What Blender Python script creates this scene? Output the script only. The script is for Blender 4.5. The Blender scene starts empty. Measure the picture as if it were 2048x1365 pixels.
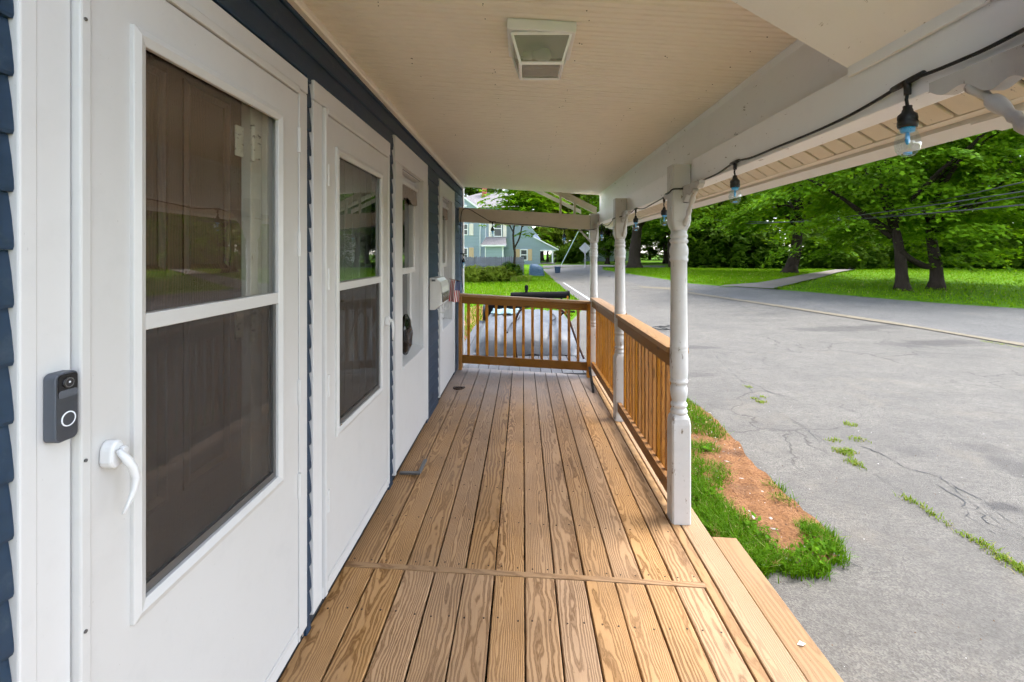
import bpy, bmesh, math, random
import numpy as np
from mathutils import Vector, Matrix

random.seed(7)
rng = np.random.default_rng(11)
SC = bpy.context.scene
COL = SC.collection
R = math.radians

# ------------------------------------------------------------------ camera, world, sun, exposure
F = 940.0                      # focal length in pixels of the 2048 px wide photograph
CX, CY, EYE = 1045.0, 508.0, 1.56
cam_d = bpy.data.cameras.new('camera')
cam = bpy.data.objects.new('camera', cam_d)
COL.objects.link(cam)
cam.location = (0, 0, EYE)
cam.rotation_euler = (R(90), 0, 0)
cam_d.sensor_width = 36
cam_d.lens = F * 36 / 2048
cam_d.shift_x = -(CX - 1024) / 2048
cam_d.shift_y = -(682.5 - CY) / 2048
cam_d.clip_start = 0.02
cam_d.clip_end = 1500
SC.camera = cam

SUN_AZ, SUN_EL = R(72), R(60)
world = bpy.data.worlds.new('World')
SC.world = world
world.use_nodes = True
wn = world.node_tree
for n in list(wn.nodes):
    wn.nodes.remove(n)
sky = wn.nodes.new('ShaderNodeTexSky')
sky.sky_type = 'NISHITA'
sky.sun_disc = False
sky.sun_elevation = SUN_EL
sky.sun_rotation = SUN_AZ
sky.air_density = 1.0
sky.dust_density = 1.0
sky.ozone_density = 1.0
hs = wn.nodes.new('ShaderNodeHueSaturation')
hs.inputs['Saturation'].default_value = 0.50      # thin overcast
bgn = wn.nodes.new('ShaderNodeBackground')
bgn.inputs['Strength'].default_value = 0.15
wo = wn.nodes.new('ShaderNodeOutputWorld')
wn.links.new(sky.outputs[0], hs.inputs['Color'])
wn.links.new(hs.outputs[0], bgn.inputs[0])
wn.links.new(bgn.outputs[0], wo.inputs[0])

sun_d = bpy.data.lights.new('sun', 'SUN')
sun_d.energy = 1.4
sun_d.angle = R(24)
sun_d.color = (1.0, 0.97, 0.93)
sun = bpy.data.objects.new('sun', sun_d)
COL.objects.link(sun)
sd = Vector((math.sin(SUN_AZ) * math.cos(SUN_EL), math.cos(SUN_AZ) * math.cos(SUN_EL), math.sin(SUN_EL)))
sun.rotation_euler = sd.to_track_quat('Z', 'Y').to_euler()
sun.location = sd * 60

SC.view_settings.view_transform = 'Standard'
SC.view_settings.look = 'None'
SC.view_settings.gamma = 1
SC.view_settings.use_curve_mapping = False
SC.view_settings.exposure = 2.3
SC.cycles.max_bounces = 6
SC.cycles.diffuse_bounces = 4
SC.cycles.glossy_bounces = 3
SC.cycles.transmission_bounces = 3
SC.cycles.transparent_max_bounces = 16
SC.cycles.caustics_reflective = False
SC.cycles.caustics_refractive = False
SC.cycles.sample_clamp_indirect = 6
SC.cycles.use_adaptive_sampling = True
SC.cycles.adaptive_threshold = 0.03
SC.cycles.adaptive_min_samples = 12

# ------------------------------------------------------------------ layout helpers
A = 0.873                      # the house wall runs along x = -A; porch runs along +y
SLOPE = 0.06                   # porch floor, rails and ceiling fall away from the house


def sh(x):
    return -SLOPE * (x + A)


def at(px, py, y):
    return ((px - CX) * y / F, y, EYE - (py - CY) * y / F)


def wy(px):
    return A * F / (CX - px)


def gz(x, y):
    t = min(1, max(0, (x - 3) / 7))
    y0, y1 = 36 + (8 - 36) * t, 60 + (32 - 60) * t
    return -0.44 + 0.70 * min(1, max(0, (y - y0) / (y1 - y0)))


def gp(px, py):
    lo, hi = 1.0, 400.0
    for _ in range(60):
        m = (lo + hi) / 2
        if CY + (EYE - gz((px - CX) * m / F, m)) * F / m > py:
            lo = m
        else:
            hi = m
    return ((px - CX) * lo / F, lo)


W = {}                         # world origin of each object


class MB:
    def __init__(s):
        s.v, s.f, s.m = [], [], []

    def add(s, v, f, mi=0):
        o = len(s.v)
        s.v += [tuple(p) for p in v]
        s.f += [tuple(i + o for i in q) for q in f]
        s.m += [mi] * len(f)
        return s

    def box(s, x0, x1, y0, y1, z0, z1, mi=0):
        v = [(x0, y0, z0), (x1, y0, z0), (x1, y1, z0), (x0, y1, z0), (x0, y0, z1), (x1, y0, z1), (x1, y1, z1), (x0, y1, z1)]
        return s.add(v, [(0, 3, 2, 1), (4, 5, 6, 7), (0, 1, 5, 4), (1, 2, 6, 5), (2, 3, 7, 6), (3, 0, 4, 7)], mi)

    def hexa(s, v, mi=0):
        return s.add(v, [(0, 3, 2, 1), (4, 5, 6, 7), (0, 1, 5, 4), (1, 2, 6, 5), (2, 3, 7, 6), (3, 0, 4, 7)], mi)

    def extrude(s, prof, axis, a, b, mi=0):
        # prof: closed 2D outline; axis 'y': prof=(x,z); 'x': prof=(y,z); 'z': prof=(x,y)
        n = len(prof)
        def mk(p, t):
            return {'y': (p[0], t, p[1]), 'x': (t, p[0], p[1]), 'z': (p[0], p[1], t)}[axis]
        v = [mk(p, a) for p in prof] + [mk(p, b) for p in prof]
        f = [(i, (i + 1) % n, n + (i + 1) % n, n + i) for i in range(n)]
        f += [tuple(range(n - 1, -1, -1)), tuple(range(n, 2 * n))]
        return s.add(v, f, mi)

    def tube(s, pts, rad, seg=8, mi=0, cap=True):
        pts = [Vector(p) for p in pts]
        n = len(pts)
        if not hasattr(rad, '__len__'):
            rad = [rad] * n
        up = Vector((0, 0, 1))
        prev = None
        v, f = [], []
        for i, p in enumerate(pts):
            d = (pts[min(i + 1, n - 1)] - pts[max(i - 1, 0)]).normalized()
            if prev is None:
                a = d.cross(up)
                if a.length < 1e-3:
                    a = d.cross(Vector((1, 0, 0)))
                a.normalize()
            else:
                a = (prev - d * prev.dot(d)).normalized()
            b = d.cross(a)
            prev = a
            for k in range(seg):
                t = 2 * math.pi * k / seg
                v.append(p + (a * math.cos(t) + b * math.sin(t)) * rad[i])
        for i in range(n - 1):
            for k in range(seg):
                k2 = (k + 1) % seg
                f.append((i * seg + k, i * seg + k2, (i + 1) * seg + k2, (i + 1) * seg + k))
        if cap:
            f.append(tuple(range(seg - 1, -1, -1)))
            f.append(tuple(range((n - 1) * seg, n * seg)))
        return s.add(v, f, mi)

    def lathe(s, prof, c=(0, 0), seg=28, mi=0):
        # prof: (radius, z) from bottom to top
        v, f = [], []
        for r, z in prof:
            for k in range(seg):
                t = 2 * math.pi * k / seg
                v.append((c[0] + r * math.cos(t), c[1] + r * math.sin(t), z))
        for i in range(len(prof) - 1):
            for k in range(seg):
                k2 = (k + 1) % seg
                f.append((i * seg + k, i * seg + k2, (i + 1) * seg + k2, (i + 1) * seg + k))
        f.append(tuple(range(seg - 1, -1, -1)))
        f.append(tuple(range((len(prof) - 1) * seg, len(prof) * seg)))
        return s.add(v, f, mi)

    def build(s, name, mat, parent=None, origin=None, bevel=0, smooth=False, shear=False, seg=2, props=None):
        v = np.array(s.v, dtype=float)
        if shear:
            v[:, 2] += -SLOPE * (v[:, 0] + A)
        if origin is None:
            origin = (v.min(0) + v.max(0)) / 2
        origin = np.array(origin, dtype=float)
        v = v - origin
        me = bpy.data.meshes.new(name)
        me.from_pydata(v.tolist(), [], s.f)
        mats = mat if isinstance(mat, (list, tuple)) else [mat]
        for m in mats:
            me.materials.append(m)
        if len(mats) > 1:
            me.polygons.foreach_set('material_index', s.m)
        if smooth:
            me.polygons.foreach_set('use_smooth', [True] * len(me.polygons))
        o = bpy.data.objects.new(name, me)
        COL.objects.link(o)
        place(o, origin, parent)
        if bevel:
            b = o.modifiers.new('bevel', 'BEVEL')
            b.width = bevel
            b.segments = seg
            b.limit_method = 'ANGLE'
            b.angle_limit = R(40)
        if smooth == 'auto' or (bevel and smooth):
            w = o.modifiers.new('wn', 'WEIGHTED_NORMAL')
        for k, val in (props or {}).items():
            o[k] = val
        return o


def place(o, origin, parent):
    origin = np.array(origin, dtype=float)
    W[o.name] = origin
    if parent is not None:
        o.parent = parent
        o.location = origin - W[parent.name]
    else:
        o.location = origin
    return o


def piece(proto, world, parent):
    o = proto.copy()
    COL.objects.link(o)
    return place(o, world, parent)


def tag(o, label, cat, group=None):
    o['label'] = label
    o['category'] = cat
    if group:
        o['group'] = group
    return o


def thing(name, loc, label, cat, group=None):
    o = bpy.data.objects.new(name, None)
    o.empty_display_size = 0.1
    COL.objects.link(o)
    place(o, loc, None)
    return tag(o, label, cat, group)


# ------------------------------------------------------------------ materials
class NT:
    def __init__(s, name):
        s.m = bpy.data.materials.new(name)
        s.m.use_nodes = True
        s.t = s.m.node_tree
        s.b = s.t.nodes['Principled BSDF']
        s.out = s.t.nodes['Material Output']

    def n(s, typ, ins=None, **kw):
        q = s.t.nodes.new('ShaderNode' + typ)
        for k, v in kw.items():
            setattr(q, k, v)
        for k, v in (ins or {}).items():
            s.set(q.inputs[k], v)
        return q

    def set(s, sock, v):
        if hasattr(v, 'is_output') or isinstance(v, bpy.types.NodeSocket):
            s.t.links.new(v, sock)
        else:
            if isinstance(v, (tuple, list)) and len(v) == 3 and sock.type == 'RGBA':
                v = (*v, 1)
            sock.default_value = v

    def math(s, op, a, b=0.0, clamp=False):
        q = s.n('Math', operation=op, use_clamp=clamp)
        s.set(q.inputs[0], a)
        s.set(q.inputs[1], b)
        return q.outputs[0]

    def vmath(s, op, a, b=(0, 0, 0)):
        q = s.n('VectorMath', operation=op)
        s.set(q.inputs[0], a)
        s.set(q.inputs[1], b)
        return q.outputs[0]

    def mix(s, fac, a, b, blend='MIX'):
        q = s.n('MixRGB', blend_type=blend)
        s.set(q.inputs[0], fac)
        s.set(q.inputs[1], a)
        s.set(q.inputs[2], b)
        return q.outputs[0]

    def ramp(s, fac, stops, interp='LINEAR'):
        q = s.n('ValToRGB')
        cr = q.color_ramp
        cr.interpolation = interp
        while len(cr.elements) < len(stops):
            cr.elements.new(0.5)
        for e, (p, c) in zip(cr.elements, stops):
            e.position = p
            e.color = (*c, 1) if hasattr(c, '__len__') else (c, c, c, 1)
        s.set(q.inputs[0], fac)
        return q.outputs[0]

    def noise(s, vec, scale, detail=4, rough=0.55, dist=0.0):
        q = s.n('TexNoise', {'Scale': scale, 'Detail': detail, 'Roughness': rough, 'Distortion': dist})
        if vec is not None:
            s.set(q.inputs['Vector'], vec)
        return q.outputs[0]

    def scale(s, vec, v):
        return s.vmath('MULTIPLY', vec, v)

    def bump(s, h, strength=0.3, dist=0.01):
        q = s.n('Bump', {'Strength': strength, 'Distance': dist, 'Height': h})
        s.set(s.b.inputs['Normal'], q.outputs[0])

    @property
    def obj(s):
        return s.n('TexCoord').outputs['Object']

    @property
    def pos(s):
        return s.n('NewGeometry').outputs['Position']

    @property
    def rnd(s):
        return s.n('ObjectInfo').outputs['Random']

    def base(s, c, rough=0.6, spec=0.4):
        s.set(s.b.inputs['Base Color'], c)
        s.set(s.b.inputs['Roughness'], rough)
        s.b.inputs['Specular IOR Level'].default_value = spec
        return s.m


def plain(name, c, rough=0.6, var=0.12, scale=6.0, metal=0.0, bump=0.0, spec=0.4):
    t = NT(name)
    f = t.noise(t.pos, scale, 5)
    col = t.mix(t.math('MULTIPLY', f, var * 2), c, tuple(x * 0.55 for x in c))
    t.base(col, rough, spec)
    t.b.inputs['Metallic'].default_value = metal
    if bump:
        t.bump(t.noise(t.pos, scale * 14, 3), bump, 0.002)
    return t.m


def wood(name, light, dark, axis='y', ring=0.009, contrast=1.0, rough=0.62, knots=0.0, weather=None, tint=0.25, stain=0.35):
    t = NT(name)
    co = t.obj
    if axis != 'y':
        sp = t.n('SeparateXYZ', {0: co})
        cb = t.n('CombineXYZ')
        o = {'z': (0, 2, 1), 'x': (1, 0, 2)}[axis]
        for i in range(3):
            t.t.links.new(sp.outputs[o[i]], cb.inputs[i])
        co = cb.outputs[0]
    wnz = t.n('TexWhiteNoise', {'W': t.rnd}, noise_dimensions='1D')
    rc = wnz.outputs['Color']
    off = t.vmath('MULTIPLY', t.vmath('SUBTRACT', rc, (0.5, 0.5, 0.0)), (0.11, 9.0, 0.11))
    off = t.vmath('ADD', off, (0, 0, 0.022))
    p = t.vmath('ADD', co, off)
    # slow wander of the pith along the board gives the arches
    wob = t.n('TexNoise', {'Scale': 1.0, 'Detail': 3.0, 'Roughness': 0.5, 'Vector': t.scale(p, (5, 0.9, 5))})
    w = t.vmath('MULTIPLY', t.vmath('SUBTRACT', wob.outputs['Color'], (0.5, 0.5, 0.5)), (0.085, 0.0, 0.10))
    p2 = t.vmath('ADD', p, w)
    fine = t.n('TexNoise', {'Scale': 1.0, 'Detail': 3.0, 'Vector': t.scale(p, (30, 9, 30))})
    w2 = t.vmath('MULTIPLY', t.vmath('SUBTRACT', fine.outputs['Color'], (0.5, 0.5, 0.5)), (0.012, 0.0, 0.012))
    p2 = t.vmath('ADD', p2, w2)
    vs_ = t.n('VectorMath', operation='SCALE')
    t.set(vs_.inputs[0], p2)
    t.set(vs_.inputs['Scale'], t.math('ADD', t.math('MULTIPLY', wnz.outputs['Value'], 0.75), 0.70))
    p2 = vs_.outputs[0]
    wave = t.n('TexWave', {'Scale': 0.314 / ring, 'Distortion': 0.0, 'Vector': p2}, wave_type='RINGS', rings_direction='Y')
    rings = wave.outputs['Fac']
    g = t.ramp(rings, [(0.0, 0.0), (0.38, 0.12), (0.72, 0.85), (0.92, 1.0), (1.0, 0.55)])
    fib = t.noise(t.scale(p, (420, 7, 420)), 1.0, 3, 0.7)
    patch = t.noise(t.scale(p, (9, 2.0, 9)), 1.0, 4)
    gf = t.math('MULTIPLY', g, t.math('ADD', t.math('MULTIPLY', patch, 1.1 * contrast), 0.22 * contrast), True)
    col = t.mix(gf, light, dark)
    col = t.mix(t.math('MULTIPLY', fib, 0.42), col, tuple(x * 0.55 for x in dark), 'MIX')
    # boards differ in tone
    tone = t.n('HueSaturation', {'Color': col})
    t.set(tone.inputs['Value'], t.math('ADD', t.math('MULTIPLY', wnz.outputs['Value'], tint), 1.0 - tint / 2 + 0.04))
    sepc = t.n('SeparateColor', {0: rc})
    t.set(tone.inputs['Saturation'], t.math('ADD', t.math('MULTIPLY', sepc.outputs[1], 0.26), 0.96))
    col = tone.outputs[0]
    wp = t.noise(t.pos, 2.3, 5, 0.6)
    dirt = t.ramp(wp, [(0.45, 0.0), (0.75, 1.0)])
    col = t.mix(t.math('MULTIPLY', dirt, stain), col, tuple(x * 0.5 for x in dark))
    wear = t.ramp(t.noise(t.scale(t.pos, (3.0, 1.1, 3.0)), 1.0, 4, 0.6), [(0.42, 0.0), (0.66, 1.0)])
    col = t.mix(t.math('MULTIPLY', wear, 0.22), col, tuple(0.62 * x + 0.05 for x in light))
    spk = t.ramp(t.noise(t.pos, 55.0, 2), [(0.70, 0.0), (0.78, 1.0)])
    col = t.mix(t.math('MULTIPLY', spk, 0.5), col, tuple(x * 0.35 for x in dark))
    if weather:
        wfac = weather(t)
        col = t.mix(wfac, col, t.mix(fib, (0.27, 0.27, 0.29), (0.17, 0.17, 0.18)))
    if knots:
        vo = t.n('TexVoronoi', {'Scale': 1.0, 'Vector': t.scale(p, (13, 3.2, 13)), 'Randomness': 1.0})
        kf = t.ramp(vo.outputs['Distance'], [(0.10, 1.0), (0.17, 0.0)])
        col = t.mix(t.math('MULTIPLY', kf, knots), col, (0.05, 0.022, 0.008))
    t.base(col, rough, 0.3)
    t.bump(t.math('ADD', t.math('MULTIPLY', fib, 0.8), t.math('MULTIPLY', gf, -0.6)), 0.35, 0.002)
    return t.m


def painted(name, c, rough=0.45, chips=0.0, dirt=0.15, under=(0.16, 0.13, 0.10), brush='y', chipscale=14.0):
    t = NT(name)
    ps = t.pos
    big = t.noise(ps, 1.7, 4)
    col = t.mix(t.math('MULTIPLY', big, dirt * 1.6), c, tuple(x * y for x, y in zip(c, (0.74, 0.68, 0.58))))
    sm = t.ramp(t.noise(ps, 9.0, 6, 0.7), [(0.5, 0.0), (0.78, 1.0)])
    col = t.mix(t.math('MULTIPLY', sm, dirt), col, tuple(x * 0.6 for x in c))
    sp = t.ramp(t.noise(ps, 120.0, 2), [(0.74, 0.0), (0.79, 1.0)])
    col = t.mix(t.math('MULTIPLY', sp, 0.35 * min(1, dirt * 5)), col, (0.12, 0.10, 0.09))
    sc = {'y': (60, 5, 60), 'z': (60, 60, 5), 'x': (5, 60, 60)}[brush]
    br = t.noise(t.scale(ps, sc), 1.0, 3)
    h = br
    if chips:
        sc2 = {'y': (2.2, 0.7, 2.2), 'z': (2.2, 2.2, 0.7), 'x': (0.7, 2.2, 2.2)}[brush]
        cn = t.noise(t.scale(ps, sc2), chipscale, 8, 0.72)
        cf = t.ramp(cn, [(0.66 - 0.05 * chips, 0.0), (0.675 - 0.05 * chips, 1.0)])
        col = t.mix(cf, col, t.mix(br, under, tuple(x * 1.9 for x in under)))
        h = t.math('SUBTRACT', h, t.math('MULTIPLY', cf, 3.0))
    t.base(col, rough, 0.4)
    t.bump(h, 0.16, 0.0015)
    return t.m


def glassy(name, tint=(1, 1, 1), refl=1.0, dark=0.0, rough=0.012, ior=1.62, dc=None):
    t = NT(name)
    t.t.nodes.remove(t.b)
    fr = t.n('Fresnel', {'IOR': ior})
    tr = t.n('BsdfTransparent', {'Color': tint})
    gl = t.n('BsdfGlossy', {'Color': (1, 1, 1), 'Roughness': rough})
    bf = t.n('NewGeometry').outputs['Backfacing']
    mx = t.n('MixShader', {0: t.math('MULTIPLY', t.math('MULTIPLY', fr.outputs[0], refl), t.math('SUBTRACT', 1.0, bf), True), 1: tr.outputs[0], 2: gl.outputs[0]})
    last = mx.outputs[0]
    if dark:
        dn = t.noise(t.scale(t.pos, (1, 1, 0.6)), 7.0, 6, 0.7)
        sp_ = t.ramp(t.noise(t.pos, 160.0, 1), [(0.66, 0.0), (0.74, 1.0)])
        df = t.n('BsdfDiffuse', {'Color': t.mix(t.math('MULTIPLY', sp_, 0.6), t.mix(dn, (0.07, 0.065, 0.061), (0.19, 0.178, 0.167)), (0.45, 0.42, 0.38)) if dc is None else dc})
        m2 = t.n('MixShader', {0: dark, 1: last, 2: df.outputs[0]})
        last = m2.outputs[0]
    t.t.links.new(last, t.out.inputs[0])
    return t.m


def leafmat(name, c0, c1, trans=0.45, straw=0.0):
    t = NT(name)
    g = t.n('NewGeometry')
    f = g.outputs['Random Per Island']
    big = t.noise(g.outputs['Position'], 0.35, 3)
    f2 = t.math('ADD', t.math('MULTIPLY', f, 0.6), t.math('MULTIPLY', big, 0.5), True)
    col = t.mix(f2, c0, c1)
    if straw:
        col = t.mix(t.math('GREATER_THAN', f, 1.0 - straw), col, (0.36, 0.29, 0.12))
    t.base(col, 0.65, 0.06)
    tl = t.n('BsdfTranslucent', {'Color': t.mix(0.5, col, (c1[0] * 1.6, c1[1] * 1.4, c1[2] * 0.5))})
    mx = t.n('MixShader', {0: trans, 1: t.b.outputs[0], 2: tl.outputs[0]})
    t.t.links.new(mx.outputs[0], t.out.inputs[0])
    return t.m


M = {}
M['deck'] = wood('deck_wood', (0.495, 0.312, 0.172), (0.185, 0.098, 0.043), ring=0.0092, stain=0.40, rough=0.58, contrast=1.2, tint=0.18,
                 weather=lambda t: t.math('MULTIPLY', t.ramp(t.math('ADD', t.math('MULTIPLY', t.n('SeparateXYZ', {0: t.pos}).outputs[1], 0.1), t.math('MULTIPLY', t.noise(t.pos, 3.0, 4), 0.12)), [(0.52, 0.0), (0.70, 1.0)]), 0.75))
M['step'] = wood('step_wood', (0.38, 0.245, 0.135), (0.20, 0.11, 0.055), ring=0.0125, stain=0.12)
M['rail_y'] = wood('rail_wood_y', (0.30, 0.145, 0.045), (0.13, 0.055, 0.015), ring=0.010, stain=0.15, knots=0.7)
M['rail_x'] = wood('rail_wood_x', (0.27, 0.130, 0.040), (0.12, 0.050, 0.013), axis='x', ring=0.010, stain=0.15, knots=0.8)
M['rail_z'] = wood('rail_wood_z', (0.56, 0.26, 0.062), (0.27, 0.105, 0.020), axis='z', ring=0.009, stain=0.12, knots=0.6)
M['cap_y'] = wood('cap_wood_y', (0.40, 0.245, 0.125), (0.21, 0.11, 0.048), ring=0.011, stain=0.2)
M['cap_x'] = wood('cap_wood_x', (0.40, 0.245, 0.125), (0.21, 0.11, 0.048), axis='x', ring=0.011, stain=0.2)
M['grey_wood'] = wood('grey_deck_wood', (0.11, 0.113, 0.122), (0.070, 0.070, 0.076), ring=0.012, stain=0.35, tint=0.2)
M['white'] = painted('white_trim_paint', (0.62, 0.62, 0.62), 0.38, dirt=0.13, brush='z')
M['door'] = painted('storm_door_paint', (0.585, 0.585, 0.58), 0.30, dirt=0.15, brush='z')
M['post'] = painted('flaking_post_paint', (0.56, 0.55, 0.54), 0.5, chips=0.9, dirt=0.4, brush='z', chipscale=11)
M['beam'] = painted('beam_paint', (0.88, 0.88, 0.88), 0.5, chips=0.25, dirt=0.10, brush='y')
M['beam_x'] = painted('cross_beam_paint', (0.62, 0.55, 0.46), 0.5, chips=0.35, dirt=0.4, brush='x')
M['ceiling'] = painted('ceiling_paint', (0.865, 0.805, 0.715), 0.42, chips=0.0, dirt=0.18, brush='x')
M['soffit'] = painted('soffit_paint', (0.74, 0.66, 0.53), 0.5, chips=0.25, dirt=0.3, brush='x')
M['gutter'] = painted('gutter_paint', (0.74, 0.72, 0.68), 0.4, dirt=0.3, brush='y')
M['cream'] = plain('cream_channel', (0.60, 0.50, 0.42), 0.6)
M['black'] = plain('black_plastic', (0.012, 0.012, 0.013), 0.42, 0.1)
M['blackgloss'] = plain('black_gloss', (0.008, 0.008, 0.009), 0.12, 0.1)
M['blackmetal'] = plain('black_metal', (0.008, 0.007, 0.007), 0.75, 0.2, bump=0.2, spec=0.12)
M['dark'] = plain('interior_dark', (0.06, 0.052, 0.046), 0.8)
M['basestrip'] = plain('dirty_base', (0.04, 0.042, 0.045), 0.8, 0.4, 30)
M['glass'] = glassy('window_glass', (0.90, 0.92, 0.91), 1.0, ior=1.95)
M['screen'] = glassy('insect_screen', (0.66, 0.64, 0.62), 0.35, 0.25)
M['bulbglass'] = glassy('bulb_glass', (0.86, 0.93, 0.96), 1.0, ior=2.0)
M['frost'] = glassy('lantern_glass', (0.62, 0.61, 0.56), 0.6, 0.22, 0.2, dc=(0.50, 0.49, 0.45))
M['bulbblue'] = plain('bulb_blue', (0.06, 0.42, 0.78), 0.3, 0.1)
M['brown_door'] = wood('inner_door_wood', (0.150, 0.092, 0.064), (0.075, 0.045, 0.031), axis='z', rough=0.4, stain=0.1, tint=0.05)
M['grey_door'] = plain('inner_panelling', (0.20, 0.21, 0.195), 0.5)
M['hinge'] = painted('painted_hinge', (0.60, 0.56, 0.46), 0.5, chips=1.6, dirt=0.4, under=(0.05, 0.035, 0.03), chipscale=30)
M['oldjamb'] = painted('old_jamb_paint', (0.55, 0.50, 0.42), 0.5, chips=0.4, dirt=0.4, brush='z')
M['lamp_white'] = plain('lamp_white', (0.86, 0.86, 0.88), 0.35, 0.05)
M['graymetal'] = plain('grey_metal', (0.17, 0.17, 0.17), 0.42, 0.2, metal=0.7)
M['rust'] = plain('rusty_iron', (0.075, 0.048, 0.035), 0.7, 0.3, 30, metal=0.3, bump=0.3)
M['browntube'] = plain('brown_tube', (0.075, 0.032, 0.02), 0.4, 0.2, 12)
M['orange'] = plain('orange_strap', (0.70, 0.33, 0.03), 0.6)
M['doorbell'] = plain('doorbell_shell', (0.085, 0.095, 0.115), 0.45, 0.08)
M['doorbell_face'] = plain('doorbell_face', (0.045, 0.05, 0.06), 0.35, 0.1, 40)
M['lens'] = plain('lens_glass', (0.02, 0.018, 0.02), 0.08, 0.0)
M['ring_white'] = plain('ring_white', (0.80, 0.84, 0.90), 0.3, 0.0)
M['plastic_white'] = plain('handle_white', (0.70, 0.70, 0.70), 0.32, 0.05)
M['mailbox'] = plain('mailbox_enamel', (0.72, 0.71, 0.68), 0.22, 0.12, 8)
M['lace'] = plain('lace_valance', (0.33, 0.29, 0.26), 0.9, 0.4, 60)
M['shade'] = plain('window_shade', (0.34, 0.36, 0.30), 0.8)

# blue clapboards with dust
t = NT('blue_siding')
ps = t.pos
c = t.mix(t.noise(t.scale(ps, (3, 3, 40)), 1.0, 4), (0.010, 0.027, 0.055), (0.016, 0.038, 0.072))
c = t.mix(t.ramp(t.noise(ps, 14, 5, 0.7), [(0.58, 0.0), (0.8, 0.6)]), c, (0.07, 0.09, 0.11))
t.base(c, 0.5, 0.35)
t.bump(t.noise(t.scale(ps, (40, 4, 120)), 1.0, 3), 0.15, 0.002)
M['siding'] = t.m

# asphalt with wear, stains and hairline cracks
def asphalt(name, c0, c1, stains=(), crack=0.6, patch=0.5):
    t = NT(name)
    ps = t.pos
    sp = t.n('TexVoronoi', {'Scale': 110.0, 'Vector': ps})
    agg = t.mix(t.n('SeparateColor', {0: sp.outputs['Color']}).outputs[0], tuple(x * 0.55 for x in c0), tuple(x * 1.45 for x in c1))
    base = t.mix(t.noise(ps, 0.55, 5, 0.6), c0, c1)
    col = t.mix(0.5, base, agg)
    m = t.ramp(t.noise(t.scale(ps, (1, 1, 1)), 2.3, 6, 0.7), [(0.42, 0.0), (0.72, 1.0)])
    col = t.mix(t.math('MULTIPLY', m, patch), col, tuple(x * 0.72 for x in c0))
    grit = t.noise(ps, 38.0, 4, 0.7)
    rub = t.ramp(t.noise(t.scale(ps, (7, 16, 7)), 1.0, 5, 0.7), [(0.46, 0.0), (0.66, 1.0)])
    col = t.mix(t.math('MULTIPLY', rub, 0.38), col, tuple(x * 0.55 for x in c0))
    col = t.mix(t.math('MULTIPLY', t.ramp(grit, [(0.52, 0.0), (0.70, 1.0)]), 0.5), col, tuple(x * 0.45 for x in c0))
    broad = t.ramp(t.noise(t.scale(ps, (0.45, 0.8, 1)), 1.0, 5, 0.62), [(0.40, 0.0), (0.66, 1.0)])
    col = t.mix(t.math('MULTIPLY', broad, 0.45), col, tuple(x * y for x, y in zip(c0, (0.66, 0.67, 0.70))))
    col = t.mix(t.math('MULTIPLY', t.ramp(t.noise(ps, 1.3, 5, 0.65), [(0.56, 0.0), (0.74, 1.0)]), 0.35), col, tuple(x * y for x, y in zip(c1, (1.15, 1.05, 0.92))))
    nz = t.n('TexNoise', {'Scale': 3.0, 'Vector': ps, 'Detail': 3.0}) if stains else None
    for (x, y, rx, ry, s, sc) in stains:
        v = t.vmath('MULTIPLY', t.vmath('SUBTRACT', ps, (x, y, 0)), (1 / rx, 1 / ry, 0))
        v = t.vmath('ADD', v, t.vmath('MULTIPLY', t.vmath('SUBTRACT', nz.outputs['Color'], (0.5, 0.5, 0.5)), (1.4, 1.4, 0)))
        ln = t.n('VectorMath', operation='LENGTH')
        t.set(ln.inputs[0], v)
        f = t.ramp(ln.outputs['Value'], [(0.45, 1.0), (1.0, 0.0)])
        col = t.mix(t.math('MULTIPLY', f, s), col, sc)
    wv = t.n('TexNoise', {'Scale': 1.6, 'Vector': ps, 'Detail': 6.0})
    pv = t.vmath('ADD', ps, t.vmath('MULTIPLY', t.vmath('SUBTRACT', wv.outputs['Color'], (0.5, 0.5, 0.5)), (0.9, 0.9, 0)))
    vo = t.n('TexVoronoi', {'Scale': 0.55, 'Vector': pv}, feature='DISTANCE_TO_EDGE')
    cf = t.ramp(vo.outputs['Distance'], [(0.0, 1.0), (0.010, 0.0)])
    mask = t.ramp(t.noise(ps, 0.45, 3), [(0.48, 0.0), (0.58, 1.0)])
    cf = t.math('MULTIPLY', t.math('MULTIPLY', cf, mask), crack)
    col = t.mix(cf, col, tuple(x * 0.25 for x in c0))
    t.base(col, 0.85, 0.25)
    h = t.math('SUBTRACT', t.math('ADD', t.math('MULTIPLY', sp.outputs['Distance'], 1.0), grit), t.math('MULTIPLY', cf, 3))
    t.bump(h, 0.55, 0.006)
    return t.m


def groundmat(name, c0, c1, c2, s1=0.7, s2=30.0, bump=0.5, patchc=None):
    t = NT(name)
    ps = t.pos
    col = t.mix(t.noise(ps, s1, 5), c0, c1)
    col = t.mix(t.ramp(t.noise(ps, s2, 5, 0.7), [(0.45, 0.0), (0.7, 1.0)]), col, c2)
    if patchc:
        col = t.mix(t.ramp(t.noise(ps, s1 * 0.6, 4), [(0.56, 0.0), (0.68, 0.8)]), col, patchc)
    t.base(col, 0.9, 0.1)
    t.bump(t.noise(ps, s2 * 1.3, 4, 0.7), bump, 0.03)
    return t.m


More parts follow.
